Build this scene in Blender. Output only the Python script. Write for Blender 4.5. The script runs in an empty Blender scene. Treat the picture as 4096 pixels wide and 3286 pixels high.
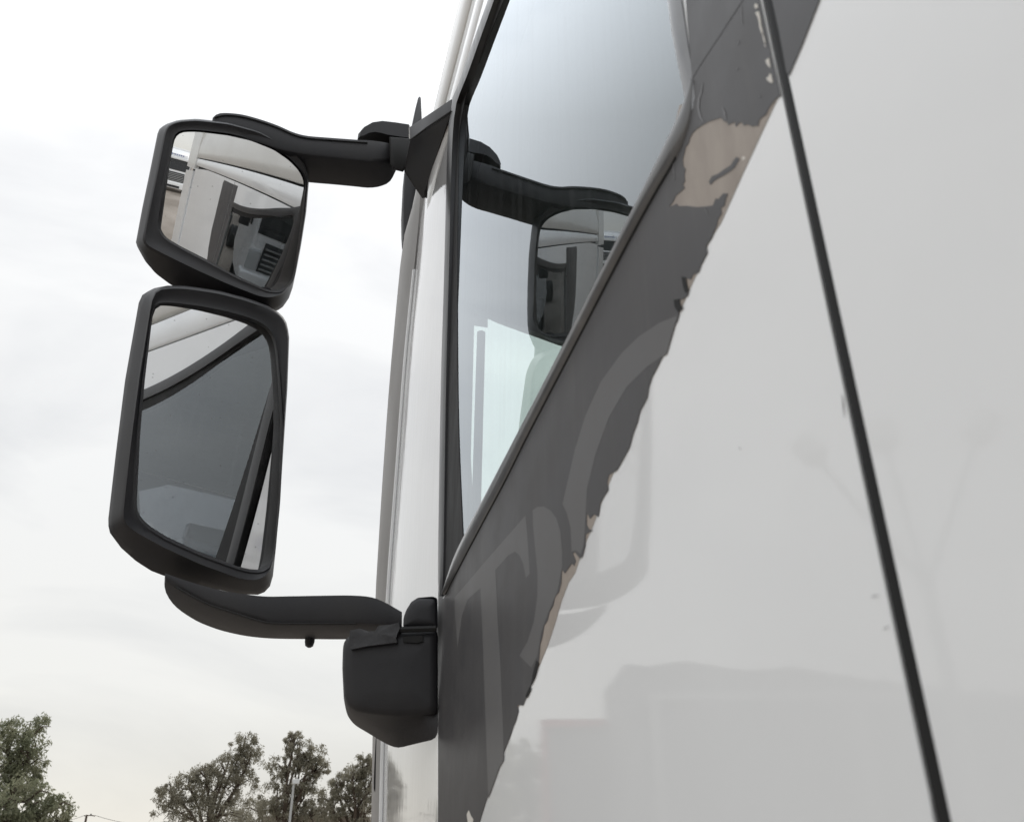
import bpy, bmesh, math, random
import numpy as np
from mathutils import Vector, Matrix
from mathutils.geometry import tessellate_polygon

random.seed(7); rng = np.random.default_rng(11)
S = bpy.context.scene
COL = S.collection
R = math.radians

# ------------------------------------------------------------------ camera
CAM = np.array([-0.15, 0.0, 2.05]); YAW, PITCH, FPX = 15.5, 27.2, 3290.0
cd = bpy.data.cameras.new('camera'); cam = bpy.data.objects.new('camera', cd); COL.objects.link(cam)
cam.location = CAM; cam.rotation_euler = (R(90 + PITCH), 0, R(-YAW))
cd.sensor_width = 36; cd.lens = FPX / 4096 * 36; cd.clip_start = 0.01; cd.clip_end = 2000
cd.dof.use_dof = True; cd.dof.focus_distance = 1.35; cd.dof.aperture_fstop = 18
S.camera = cam

# ------------------------------------------------------------------ sky, sun, exposure
SUN_AZ, SUN_EL = R(32), R(54)           # veiled sun ahead, over the far side of the cab
W = bpy.data.worlds.new('World'); S.world = W; W.use_nodes = True
nt = W.node_tree; nt.nodes.clear(); N = nt.nodes.new; L = nt.links.new
out = N('ShaderNodeOutputWorld'); bg = N('ShaderNodeBackground'); L(bg.outputs[0], out.inputs[0])
sky = N('ShaderNodeTexSky'); sky.sky_type = 'NISHITA'; sky.sun_disc = False
sky.sun_elevation = SUN_EL; sky.sun_rotation = SUN_AZ
skys = N('ShaderNodeMixRGB'); skys.blend_type = 'MULTIPLY'; skys.inputs[0].default_value = 1
skys.inputs[2].default_value = (.11, .11, .11, 1); L(sky.outputs[0], skys.inputs[1])
tc = N('ShaderNodeTexCoord'); sep = N('ShaderNodeSeparateXYZ'); L(tc.outputs['Generated'], sep.inputs[0])
ramp = N('ShaderNodeValToRGB'); L(sep.outputs['Z'], ramp.inputs[0])
els = ramp.color_ramp.elements
els[0].position = 0.0; els[0].color = (.755, .732, .675, 1)
els[1].position = 1.0; els[1].color = (2.1, 2.2, 2.3, 1)
e = els.new(.14); e.color = (.79, .783, .757, 1)
e = els.new(.32); e.color = (.815, .817, .81, 1)
e = els.new(.52); e.color = (.87, .874, .876, 1)
e = els.new(.64); e.color = (.905, .91, .918, 1)
e = els.new(.73); e.color = (1.07, 1.085, 1.10, 1)
e = els.new(.83); e.color = (1.6, 1.64, 1.69, 1)
mp = N('ShaderNodeMapping'); mp.inputs['Scale'].default_value = (1.0, 1.0, 2.6); L(tc.outputs['Generated'], mp.inputs[0])
cl = N('ShaderNodeTexNoise'); cl.inputs['Scale'].default_value = 2.1; cl.inputs['Detail'].default_value = 7
cl.inputs['Roughness'].default_value = .52; cl.inputs['Distortion'].default_value = .5; L(mp.outputs[0], cl.inputs['Vector'])
cr = N('ShaderNodeValToRGB'); L(cl.outputs['Fac'], cr.inputs[0])
cr.color_ramp.elements[0].position = .36; cr.color_ramp.elements[0].color = (.865, .872, .886, 1)
cr.color_ramp.elements[1].position = .58; cr.color_ramp.elements[1].color = (1.04, 1.04, 1.035, 1)
mul = N('ShaderNodeMixRGB'); mul.blend_type = 'MULTIPLY'; mul.inputs[0].default_value = 1
L(ramp.outputs[0], mul.inputs[1]); L(cr.outputs[0], mul.inputs[2])
mx = N('ShaderNodeMixRGB'); mx.inputs[0].default_value = .05; L(mul.outputs[0], mx.inputs[1]); L(skys.outputs[0], mx.inputs[2])
L(mx.outputs[0], bg.inputs['Color']); bg.inputs['Strength'].default_value = 1.0

sd = bpy.data.lights.new('sun', 'SUN'); sun = bpy.data.objects.new('sun', sd); COL.objects.link(sun)
sd.energy = 0.6; sd.angle = R(25); sd.color = (1, .95, .88)
sdir = Vector((math.sin(SUN_AZ) * math.cos(SUN_EL), math.cos(SUN_AZ) * math.cos(SUN_EL), math.sin(SUN_EL)))
sun.rotation_euler = sdir.to_track_quat('Z', 'Y').to_euler(); sun.location = (0, 0, 30)

S.view_settings.view_transform = 'Standard'; S.view_settings.look = 'None'
S.view_settings.exposure = 0.15; S.view_settings.gamma = 1; S.view_settings.use_curve_mapping = False
S.cycles.max_bounces = 12; S.cycles.glossy_bounces = 8; S.cycles.transparent_max_bounces = 16
S.cycles.caustics_reflective = False; S.cycles.caustics_refractive = False

# ------------------------------------------------------------------ survey helpers: a sight line met with a real surface
_y, _p = R(YAW), R(PITCH)
FW = np.array([math.sin(_y) * math.cos(_p), math.cos(_y) * math.cos(_p), math.sin(_p)])
RT = np.array([math.cos(_y), -math.sin(_y), 0.0]); UP = np.cross(RT, FW)
def ray(u, v):
    d = RT * (u - 2048) + UP * (1643 - v) + FW * FPX
    return d / np.linalg.norm(d)
def at_x(u, v, x=0.0): r = ray(u, v); return CAM + r * ((x - CAM[0]) / r[0])
def at_y(u, v, y): r = ray(u, v); return CAM + r * ((y - CAM[1]) / r[1])
def at_z(u, v, z): r = ray(u, v); return CAM + r * ((z - CAM[2]) / r[2])
def at_pl(u, v, p0, n): r = ray(u, v); return CAM + r * (np.dot(np.asarray(p0) - CAM, n) / np.dot(r, n))
def at_sph(u, v, c, rad):
    r = ray(u, v); oc = CAM - c; b = np.dot(r, oc); k = np.dot(oc, oc) - rad * rad
    return CAM + r * (-b - math.sqrt(max(b * b - k, 0)))
def ground(u, dist, z=0.0):
    r = ray(u, 3333.8); h = r[:2] / np.linalg.norm(r[:2]); return np.array([CAM[0] + h[0] * dist, CAM[1] + h[1] * dist, z])
def height(v, u, dist):
    r = ray(u, v); return CAM[2] + dist * r[2] / np.linalg.norm(r[:2])

# ------------------------------------------------------------------ materials
def mat(name, col=(.5, .5, .5), rough=.5, metal=0.0, coat=0.0, coat_rough=.05, spec=.5, noise=None, bump=None, streak=None):
    m = bpy.data.materials.new(name); m.use_nodes = True
    t = m.node_tree; b = t.nodes['Principled BSDF']
    b.inputs['Base Color'].default_value = (*col, 1); b.inputs['Roughness'].default_value = rough
    b.inputs['Metallic'].default_value = metal; b.inputs['Coat Weight'].default_value = coat
    b.inputs['Coat Roughness'].default_value = coat_rough; b.inputs['Specular IOR Level'].default_value = spec
    co = t.nodes.new('ShaderNodeTexCoord')
    def nz(scale, detail=5, sc=(1, 1, 1), rgh=.55):
        mpn = t.nodes.new('ShaderNodeMapping'); mpn.inputs['Scale'].default_value = sc
        t.links.new(co.outputs['Object'], mpn.inputs[0])
        n = t.nodes.new('ShaderNodeTexNoise'); n.inputs['Scale'].default_value = scale; n.inputs['Detail'].default_value = detail
        n.inputs['Roughness'].default_value = rgh
        t.links.new(mpn.outputs[0], n.inputs['Vector']); return n
    colsock = None
    if noise:                                   # (scale, amount, tint, stretch)
        sc, am, tint, st = noise
        n = nz(sc, 6, st); rp = t.nodes.new('ShaderNodeValToRGB'); rp.color_ramp.elements[0].position = .38; rp.color_ramp.elements[1].position = .68
        t.links.new(n.outputs['Fac'], rp.inputs[0])
        ml = t.nodes.new('ShaderNodeMath'); ml.operation = 'MULTIPLY'; ml.inputs[1].default_value = am; t.links.new(rp.outputs[0], ml.inputs[0])
        mxn = t.nodes.new('ShaderNodeMixRGB'); mxn.inputs[1].default_value = (*col, 1); mxn.inputs[2].default_value = (*tint, 1)
        t.links.new(ml.outputs[0], mxn.inputs[0]); t.links.new(mxn.outputs[0], b.inputs['Base Color']); colsock = mxn
        ra = t.nodes.new('ShaderNodeMath'); ra.operation = 'MULTIPLY_ADD'; ra.inputs[1].default_value = .18; ra.inputs[2].default_value = rough
        t.links.new(ml.outputs[0], ra.inputs[0]); t.links.new(ra.outputs[0], b.inputs['Roughness'])
    if streak:                                  # (amount, tint, scale) vertical run marks
        am, tint, sc = streak
        n = nz(sc, 8, (1, 1, .06), .65); rp = t.nodes.new('ShaderNodeValToRGB'); rp.color_ramp.elements[0].position = .50; rp.color_ramp.elements[1].position = .72
        t.links.new(n.outputs['Fac'], rp.inputs[0])
        ml = t.nodes.new('ShaderNodeMath'); ml.operation = 'MULTIPLY'; ml.inputs[1].default_value = am; t.links.new(rp.outputs[0], ml.inputs[0])
        mxn = t.nodes.new('ShaderNodeMixRGB'); mxn.inputs[2].default_value = (*tint, 1); t.links.new(ml.outputs[0], mxn.inputs[0])
        if colsock: t.links.new(colsock.outputs[0], mxn.inputs[1])
        else: mxn.inputs[1].default_value = (*col, 1)
        t.links.new(mxn.outputs[0], b.inputs['Base Color'])
    if bump:                                    # list of (scale, strength, distance, stretch)
        prev = None
        for sc, st, di, sx in bump:
            n = nz(sc, 3, sx); bp = t.nodes.new('ShaderNodeBump'); bp.inputs['Strength'].default_value = st; bp.inputs['Distance'].default_value = di
            t.links.new(n.outputs['Fac'], bp.inputs['Height'])
            if prev: t.links.new(prev.outputs[0], bp.inputs['Normal'])
            prev = bp
        t.links.new(prev.outputs[0], b.inputs['Normal'])
        if coat: t.links.new(prev.outputs[0], b.inputs['Coat Normal'])
    return m
U1 = (1, 1, 1)
M = {}
M['white'] = mat('white_paint', (.87, .885, .895), .38, coat=.85, coat_rough=.035, noise=(9, .22, (.785, .795, .80), U1),
                 bump=[(2.2, .10, .004, U1), (240, .03, .0003, U1)])
M['panel'] = mat('white_panel_rain', (.60, .60, .605), .34, coat=1, coat_rough=.03, noise=(14, .2, (.62, .61, .59), U1),
                 streak=(.28, (.5, .49, .47), 60), bump=[(3, .12, .004, (1, 1, .5)), (70, .14, .0012, (1, 1, .16))])
M['panel'].node_tree.nodes['Principled BSDF'].inputs['Coat IOR'].default_value = 1.75
M['roof'] = mat('white_roof_paint', (.74, .735, .71), .42, coat=.5, coat_rough=.12, noise=(5, .25, (.62, .61, .57), U1))
M['film'] = mat('charcoal_film', (.058, .057, .060), .38, spec=.28, coat=.0, streak=(.40, (.098, .094, .092), 70), coat_rough=.16, noise=(22, .5, (.084, .081, .08), U1), bump=[(160, .06, .0006, U1)])
M['film_light'] = mat('grey_print', (.118, .117, .119), .40, spec=.30, coat=.0, coat_rough=.16, noise=(22, .4, (.145, .14, .138), U1))
M['glue'] = mat('beige_adhesive', (.37, .32, .275), .6, noise=(55, .7, (.28, .24, .21), (1, 1, .35)), coat=.15, coat_rough=.3)
M['chip'] = mat('white_filler_chip', (.68, .65, .60), .6)
M['scratch'] = mat('scratch_grey', (.22, .22, .23), .6)
M['black'] = mat('black_plastic', (.0095, .0095, .0125), .46, spec=.45, noise=(7, .75, (.034, .033, .034), (1, 1, .6)), bump=[(900, .16, .0005, U1)])
M['black2'] = mat('grained_black_plastic', (.0115, .0115, .0145), .52, spec=.4, noise=(9, .75, (.036, .035, .036), (1, 1, .6)), bump=[(700, .22, .0006, U1)])
M['rubber'] = mat('black_rubber', (.009, .009, .010), .55, spec=.3, noise=(60, .6, (.018, .018, .018), (1, 1, .2)))
M['satin'] = mat('satin_black_frame', (.022, .022, .024), .30, noise=(50, .5, (.04, .04, .042), (1, 1, .1)))
M['gloss'] = mat('gloss_black_frame', (.012, .012, .013), .16, coat=.3)
M['trim'] = mat('dark_trim', (.098, .102, .110), .28, coat=.8, coat_rough=.10, noise=(35, .6, (.18, .18, .182), U1))
M['gap'] = mat('dark_gap', (.006, .006, .006), .8)
M['greyplastic'] = mat('grey_panel_plastic', (.36, .35, .34), .5, noise=(12, .5, (.27, .26, .25), (1, 1, .3)))
M['liner'] = mat('headliner', (.20, .21, .22), .9, noise=(30, .3, (.15, .16, .165), U1))
M['dash'] = mat('dashboard_plastic', (.024, .025, .028), .6)
M['seat'] = mat('seat_fabric', (.05, .052, .06), .9, noise=(90, .5, (.08, .08, .09), U1))
M['steel'] = mat('galvanised_steel', (.42, .43, .43), .45, metal=.6)
M['tyre'] = mat('tyre_rubber', (.018, .018, .018), .8)
M['rim'] = mat('rim_metal', (.5, .5, .5), .4, metal=.7)
M['tape'] = mat('grey_tape', (.030, .030, .033), .42, bump=[(60, .5, .003, (1, 1, .6))])
M['red'] = mat('red_paint', (.36, .035, .03), .45, noise=(4, .4, (.25, .04, .035), U1))
M['grey_tarp'] = mat('grey_tarpaulin', (.16, .165, .17), .6, noise=(2, .5, (.11, .112, .115), U1))
M['lampw'] = mat('lamp_housing', (.62, .62, .6), .5)
M['bark'] = mat('bark', (.085, .062, .045), .9, noise=(3, .6, (.05, .038, .03), U1))
M['wall'] = mat('brown_wall', (.115, .09, .07), .9, noise=(1.4, .7, (.08, .065, .05), U1))
M['lens'] = mat('headlight_lens', (.55, .57, .58), .12, coat=.6)
M['blue'] = mat('blue_print', (.10, .14, .34), .5)

def leaf_mat(name, a, b):
    m = bpy.data.materials.new(name); m.use_nodes = True; t = m.node_tree; p = t.nodes['Principled BSDF']
    g = t.nodes.new('ShaderNodeTexCoord'); n = t.nodes.new('ShaderNodeTexNoise'); n.inputs['Scale'].default_value = .9; n.inputs['Detail'].default_value = 6
    t.links.new(g.outputs['Object'], n.inputs['Vector'])
    rp = t.nodes.new('ShaderNodeValToRGB'); rp.color_ramp.elements[0].position = .35; rp.color_ramp.elements[1].position = .65
    rp.color_ramp.elements[0].color = (*a, 1); rp.color_ramp.elements[1].color = (*b, 1)
    t.links.new(n.outputs['Fac'], rp.inputs[0]); t.links.new(rp.outputs[0], p.inputs['Base Color']); p.inputs['Roughness'].default_value = .6
    tr = t.nodes.new('ShaderNodeBsdfTranslucent'); t.links.new(rp.outputs[0], tr.inputs['Color'])
    ms = t.nodes.new('ShaderNodeMixShader'); ms.inputs[0].default_value = .6
    t.links.new(p.outputs[0], ms.inputs[1]); t.links.new(tr.outputs[0], ms.inputs[2]); t.links.new(ms.outputs[0], t.nodes['Material Output'].inputs[0])
    return m
M['leaf'] = leaf_mat('olive_leaves', (.225, .21, .155), (.32, .30, .235))  # leaf tones raised past real foliage to stand for haze and glare
M['leaf_g'] = leaf_mat('green_leaves', (.20, .215, .135), (.30, .30, .205))  # green tones washed out likewise, haze put into the colour

def glass_mat(name, tint, both=True, dust=.05):
    m = bpy.data.materials.new(name); m.use_nodes = True; t = m.node_tree; t.nodes.clear(); n = t.nodes.new; l = t.links.new
    o = n('ShaderNodeOutputMaterial'); tr = n('ShaderNodeBsdfTransparent'); tr.inputs[0].default_value = (*tint, 1)
    if not both:
        l(tr.outputs[0], o.inputs[0]); return m
    gl = n('ShaderNodeBsdfGlossy'); gl.inputs['Roughness'].default_value = 0.0; gl.inputs['Color'].default_value = (.90, .955, 1, 1)
    geo = n('ShaderNodeNewGeometry'); mi = n('ShaderNodeMix'); mi.data_type = 'FLOAT'
    l(geo.outputs['Backfacing'], mi.inputs[0]); mi.inputs[2].default_value = 1.52; mi.inputs[3].default_value = 1 / 1.52
    fr = n('ShaderNodeFresnel'); l(mi.outputs[0], fr.inputs['IOR'])
    a = n('ShaderNodeMath'); a.operation = 'ADD'; a.inputs[1].default_value = 1; l(fr.outputs[0], a.inputs[0])
    d2 = n('ShaderNodeMath'); d2.operation = 'MULTIPLY'; d2.inputs[1].default_value = 2; l(fr.outputs[0], d2.inputs[0])
    dv = n('ShaderNodeMath'); dv.operation = 'DIVIDE'; l(d2.outputs[0], dv.inputs[0]); l(a.outputs[0], dv.inputs[1])   # two surfaces of one pane
    ms = n('ShaderNodeMixShader'); l(dv.outputs[0], ms.inputs[0]); l(tr.outputs[0], ms.inputs[1]); l(gl.outputs[0], ms.inputs[2])
    # thin dried run marks
    co = n('ShaderNodeTexCoord'); mpn = n('ShaderNodeMapping'); mpn.inputs['Scale'].default_value = (1, 1, .02); l(co.outputs['Object'], mpn.inputs[0])
    ns = n('ShaderNodeTexNoise'); ns.inputs['Scale'].default_value = 120; ns.inputs['Detail'].default_value = 6; l(mpn.outputs[0], ns.inputs['Vector'])
    n2 = n('ShaderNodeTexNoise'); n2.inputs['Scale'].default_value = 7; n2.inputs['Detail'].default_value = 4; l(co.outputs['Object'], n2.inputs['Vector'])
    rp = n('ShaderNodeValToRGB'); rp.color_ramp.elements[0].position = .46; rp.color_ramp.elements[1].position = .80; l(ns.outputs['Fac'], rp.inputs[0])
    m1 = n('ShaderNodeMath'); m1.operation = 'MULTIPLY'; l(rp.outputs[0], m1.inputs[0]); l(n2.outputs['Fac'], m1.inputs[1])
    m2 = n('ShaderNodeMath'); m2.operation = 'MULTIPLY'; m2.inputs[1].default_value = dust * 1.5; l(m1.outputs[0], m2.inputs[0])
    df = n('ShaderNodeBsdfDiffuse'); df.inputs[0].default_value = (.62, .64, .66, 1)
    m3 = n('ShaderNodeMixShader'); l(m2.outputs[0], m3.inputs[0]); l(ms.outputs[0], m3.inputs[1]); l(df.outputs[0], m3.inputs[2])
    l(m3.outputs[0], o.inputs[0]); return m
M['glass'] = glass_mat('window_glass', (.87, .95, .92))
M['glass_in'] = glass_mat('window_glass_inner', (.98, 1, .99), both=False)
M['dark_glass'] = mat('dark_windscreen', (.012, .014, .016), .05, spec=.6)

def mirror_mat():
    m = bpy.data.materials.new('mirror_silver'); m.use_nodes = True; t = m.node_tree; p = t.nodes['Principled BSDF']
    p.inputs['Metallic'].default_value = 1; p.inputs['Base Color'].default_value = (.84, .85, .86, 1); p.inputs['Roughness'].default_value = .004
    co = t.nodes.new('ShaderNodeTexCoord'); vo = t.nodes.new('ShaderNodeTexVoronoi'); vo.inputs['Scale'].default_value = 95
    t.links.new(co.outputs['Object'], vo.inputs['Vector'])
    lt = t.nodes.new('ShaderNodeMath'); lt.operation = 'LESS_THAN'; lt.inputs[1].default_value = .13; t.links.new(vo.outputs['Distance'], lt.inputs[0])
    sp = t.nodes.new('ShaderNodeSeparateColor'); t.links.new(vo.outputs['Color'], sp.inputs[0])
    g2 = t.nodes.new('ShaderNodeMath'); g2.operation = 'GREATER_THAN'; g2.inputs[1].default_value = .72; t.links.new(sp.outputs[0], g2.inputs[0])
    mm = t.nodes.new('ShaderNodeMath'); mm.operation = 'MULTIPLY'; t.links.new(lt.outputs[0], mm.inputs[0]); t.links.new(g2.outputs[0], mm.inputs[1])
    m5 = t.nodes.new('ShaderNodeMath'); m5.operation = 'MULTIPLY'; m5.inputs[1].default_value = .30; t.links.new(mm.outputs[0], m5.inputs[0])
    ns = t.nodes.new('ShaderNodeTexNoise'); ns.inputs['Scale'].default_value = 22; ns.inputs['Detail'].default_value = 6; t.links.new(co.outputs['Object'], ns.inputs['Vector'])
    rp = t.nodes.new('ShaderNodeMapRange'); rp.inputs[1].default_value = .45; rp.inputs[2].default_value = .8; rp.inputs[3].default_value = .0; rp.inputs[4].default_value = .07
    t.links.new(ns.outputs['Fac'], rp.inputs[0])
    ad = t.nodes.new('ShaderNodeMath'); ad.operation = 'ADD'; t.links.new(m5.outputs[0], ad.inputs[0]); t.links.new(rp.outputs[0], ad.inputs[1])
    df = t.nodes.new('ShaderNodeBsdfDiffuse'); df.inputs[0].default_value = (.30, .30, .30, 1)
    ms = t.nodes.new('ShaderNodeMixShader'); t.links.new(ad.outputs[0], ms.inputs[0]); t.links.new(p.outputs[0], ms.inputs[1]); t.links.new(df.outputs[0], ms.inputs[2])
    t.links.new(ms.outputs[0], t.nodes['Material Output'].inputs[0]); return m
M['mirror'] = mirror_mat()

# ------------------------------------------------------------------ object helpers
def empty(name, loc, label=None, cat=None, group=None, rz=0):
    o = bpy.data.objects.new(name, None); COL.objects.link(o); o.location = loc; o.rotation_euler[2] = rz; o.empty_display_size = .2
    if label: o['label'] = label
    if cat: o['category'] = cat
    if group: o['group'] = group
    return o
def put(name, me, parent=None, label=None, kind=None):
    """link a mesh given in world coordinates (or in its root's own coordinates when root['local'])"""
    o = bpy.data.objects.new(name, me); COL.objects.link(o)
    if parent is not None:
        o.parent = parent
        if parent.parent is None and not parent.get('_local'):
            o.location = -Vector(parent.location)
    if label: o['label'] = label
    if kind: o['kind'] = kind
    return o
def mesh(name, V, F, m, parent=None, smooth=True, sharp=40, label=None, kind=None, flip=None, bevel=0, recalc=True):
    me = bpy.data.meshes.new(name); me.from_pydata([tuple(map(float, v)) for v in V], [], [tuple(f) for f in F])
    bm = bmesh.new(); bm.from_mesh(me)
    if bevel:
        bmesh.ops.bevel(bm, geom=[e for e in bm.edges if e.is_manifold and e.calc_face_angle(0) > .5], offset=bevel, segments=3, profile=.6, affect='EDGES', clamp_overlap=True)
    if recalc: bmesh.ops.recalc_face_normals(bm, faces=bm.faces)
    bm.to_mesh(me); bm.free()
    ms = m if isinstance(m, (list, tuple)) else [m]
    for k in ms: me.materials.append(M[k])
    if smooth:
        me.polygons.foreach_set('use_smooth', [True] * len(me.polygons)); me.set_sharp_from_angle(angle=R(sharp))
    me.update()
    return put(name, me, parent, label, kind)
def loft(name, loops, m, parent=None, closed=True, cap0=False, cap1=False, **k):
    n = len(loops[0]); V = [p for lp in loops for p in lp]; F = []
    for i in range(len(loops) - 1):
        for j in range(n if closed else n - 1):
            a, b = i * n + j, i * n + (j + 1) % n
            F.append((a, b, b + n, a + n))
    if cap0: F.append(tuple(range(n))[::-1])
    if cap1: F.append(tuple(range((len(loops) - 1) * n, len(loops) * n)))
    return mesh(name, V, F, m, parent, **k)
def box(name, lo, hi, m, parent=None, bevel=.0, **k):
    x0, y0, z0 = lo; x1, y1, z1 = hi
    V = [(x0, y0, z0), (x1, y0, z0), (x1, y1, z0), (x0, y1, z0), (x0, y0, z1), (x1, y0, z1), (x1, y1, z1), (x0, y1, z1)]
    F = [(0, 3, 2, 1), (4, 5, 6, 7), (0, 1, 5, 4), (1, 2, 6, 5), (2, 3, 7, 6), (3, 0, 4, 7)]
    return mesh(name, V, F, m, parent, bevel=bevel, **k)
def plate(name, outer, m, parent=None, holes=(), xs=lambda z: 0.0, t=.003, **k):
    """sheet in the (y, z) plane of the cab side, x = xs(z), thickness t inwards"""
    polys = [[Vector((p[0], p[1], 0)) for p in outer]] + [[Vector((p[0], p[1], 0)) for p in h] for h in holes]
    tri = tessellate_polygon(polys); P = [p for q in polys for p in q]; n = len(P)
    V = [(xs(p.y), p.x, p.y) for p in P] + [(xs(p.y) + t, p.x, p.y) for p in P]
    F = [tuple(f) for f in tri] + [tuple(i + n for i in f[::-1]) for f in tri]
    o = 0
    for q in polys:
        c = len(q)
        for i in range(c):
            a, b = o + i, o + (i + 1) % c; F.append((a, b, b + n, a + n))
        o += c
    return mesh(name, V, F, m, parent, smooth=False, **k)
def yz(px, x=0.0): return [tuple(at_x(u, v, x)[1:]) for u, v in px]
def polar(px, c, n=144):
    """resample a closed outline by angle round c"""
    P = np.array(px, float) - np.array(c); out = []
    for k in range(n):
        a = 2 * math.pi * k / n; d = np.array([math.cos(a), math.sin(a)]); best = 0
        for i in range(len(P)):
            p, q = P[i], P[(i + 1) % len(P)]; e_ = q - p; den = d[0] * e_[1] - d[1] * e_[0]
            if abs(den) < 1e-9: continue
            t = (p[0] * e_[1] - p[1] * e_[0]) / den; s = (p[0] * d[1] - p[1] * d[0]) / den
            if t > 0 and -1e-6 <= s <= 1 + 1e-6: best = max(best, t)
        out.append(np.array(c) + d * best)
    return np.array(out)
def smoothpx(P, it=1):
    P = np.array(P, float)
    for _ in range(it): P = .25 * np.roll(P, 1, 0) + .5 * P + .25 * np.roll(P, -1, 0)
    return P
def curve(px, n):
    """open polyline resampled by arc length with Catmull-Rom"""
    P = np.array(px, float); E = np.vstack([2 * P[0] - P[1], P, 2 * P[-1] - P[-2]]); D = []
    for i in range(1, len(E) - 2):
        for t in np.linspace(0, 1, 12, endpoint=False):
            a, b, c, d = E[i - 1], E[i], E[i + 1], E[i + 2]
            D.append(.5 * (2 * b + (c - a) * t + (2 * a - 5 * b + 4 * c - d) * t * t + (3 * b - a - 3 * c + d) * t ** 3))
    D.append(P[-1]); D = np.array(D); s = np.r_[0, np.cumsum(np.linalg.norm(np.diff(D, axis=0), axis=1))]
    q = np.linspace(0, s[-1], n); return np.stack([np.interp(q, s, D[:, k]) for k in range(D.shape[1])], 1)
def tube(name, pts, rad, m, parent=None, seg=10, **k):
    pts = [np.array(p, float) for p in pts]; loops = []
    rad = rad if isinstance(rad, (list, tuple)) else [rad] * len(pts)
    for i, p in enumerate(pts):
        t = pts[min(i + 1, len(pts) - 1)] - pts[max(i - 1, 0)]; t /= np.linalg.norm(t)
        a = np.cross(t, [0, 0, 1] if abs(t[2]) < .9 else [1, 0, 0]); a /= np.linalg.norm(a); b = np.cross(t, a)
        loops.append([p + rad[i] * (math.cos(q) * a + math.sin(q) * b) for q in np.linspace(0, 2 * math.pi, seg, endpoint=False)])
    return loft(name, loops, m, parent, cap0=True, cap1=True, **k)

# ================================================================== GROUND
def gmat():
    m = bpy.data.materials.new('gravel_yard'); m.use_nodes = True; t = m.node_tree; p = t.nodes['Principled BSDF']; p.inputs['Roughness'].default_value = .9
    co = t.nodes.new('ShaderNodeTexCoord'); a = t.nodes.new('ShaderNodeTexNoise'); a.inputs['Scale'].default_value = .35; a.inputs['Detail'].default_value = 9
    t.links.new(co.outputs['Object'], a.inputs['Vector']); r = t.nodes.new('ShaderNodeValToRGB')
    r.color_ramp.elements[0].position = .35; r.color_ramp.elements[0].color = (.20, .17, .14, 1); r.color_ramp.elements[1].position = .7; r.color_ramp.elements[1].color = (.33, .29, .25, 1)
    t.links.new(a.outputs['Fac'], r.inputs[0]); t.links.new(r.outputs[0], p.inputs['Base Color'])
    b = t.nodes.new('ShaderNodeTexNoise'); b.inputs['Scale'].default_value = 25; b.inputs['Detail'].default_value = 5; t.links.new(co.outputs['Object'], b.inputs['Vector'])
    bp = t.nodes.new('ShaderNodeBump'); bp.inputs['Strength'].default_value = .6; bp.inputs['Distance'].default_value = .03; t.links.new(b.outputs['Fac'], bp.inputs['Height']); t.links.new(bp.outputs[0], p.inputs['Normal'])
    return m
M['ground'] = gmat()
gv, gf = [], []
K = 41; ax = np.sign(np.linspace(-1, 1, K)) * np.abs(np.linspace(-1, 1, K)) ** 2.2 * 900
for i in range(K):
    for j in range(K):
        z = 0 if max(abs(ax[i]), abs(ax[j])) < 60 else .5 * math.sin(ax[i] * .013) * math.cos(ax[j] * .011)
        gv.append((ax[i], ax[j], z))
for i in range(K - 1):
    for j in range(K - 1):
        a = i * K + j; gf.append((a, a + K, a + K + 1, a + 1))
go = mesh('ground', gv, gf, 'ground'); go['kind'] = 'structure'

# ================================================================== THE TRUCK CAB
T = empty('truck', (1.25, 0.1, 0), 'white truck cab seen close along its door, with charcoal door film and black mirrors', 'truck')
xs = lambda z: 0.0
FRONT = [tuple(at_x(1748, v, 0)[1:]) for v in (3286, 3000, 2700, 2420)]
Y_SEAM, Y_REAR = .1776, .1722

# window opening: sill line, rear post, top rail, front post
sill_lo = [(1784, 2373), (1900, 2150), (2025, 1916), (2116, 1734), (2300, 1382), (2490, 1016), (2620, 778), (2703, 635), (2754, 506), (2769, 400), (2771, 330)]
sl = yz(sill_lo)
# edges of the frame and rubber round the pane, from the rear of the top rail forward and down the front post
GN = np.array([-math.cos(R(.5)), 0, math.sin(R(.5))])
def edge(px, x, yend, leaning=False):
    P = [at_pl(u, v, (x, 0, 2.24), GN) if leaning else at_x(u, v, x) for u, v in px]; a_, b_ = P[0], P[2]; z0 = a_[2]
    sl_ = (a_[2] - b_[2]) / (a_[1] - b_[1]); ext = []
    for f_ in (1, .8, .6, .4, .2):
        dy = (yend - a_[1]) * f_; ext.append(np.array([a_[0], a_[1] + dy, a_[2] + sl_ * dy * (1 - .45 * f_)]))
    return ext + P
e0 = edge([(1952, 0), (1900, 145), (1850, 290), (1828, 350), (1803, 420), (1789, 600), (1776, 1100), (1762, 1589), (1752, 2265), (1757, 2380)], -.0028, .226)
e1 = edge([(1976, 0), (1924, 145), (1872, 292), (1848, 352), (1822, 430), (1808, 600), (1795, 1100), (1783, 1589), (1773, 2265), (1766, 2383)], -.0022, .231)
e1b = edge([(1962, 0), (1910, 145), (1858, 292), (1834, 352), (1808, 430), (1794, 600), (1781, 1100), (1769, 1589), (1759, 2265), (1758, 2383)], -.0006, .229)
e2 = edge([(2014, 0), (1962, 130), (1905, 275), (1868, 370), (1846, 470), (1834, 600), (1829, 1100), (1832, 1641), (1848, 2080), (1854, 2180)], .0002, .236, True)
top_in = [(sl[-1][0] - .001, (e0[0][2] + e1[0][2]) / 2)] + [tuple(((p + q) / 2)[1:]) for p, q in list(zip(e0, e1))[:8]]
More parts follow.
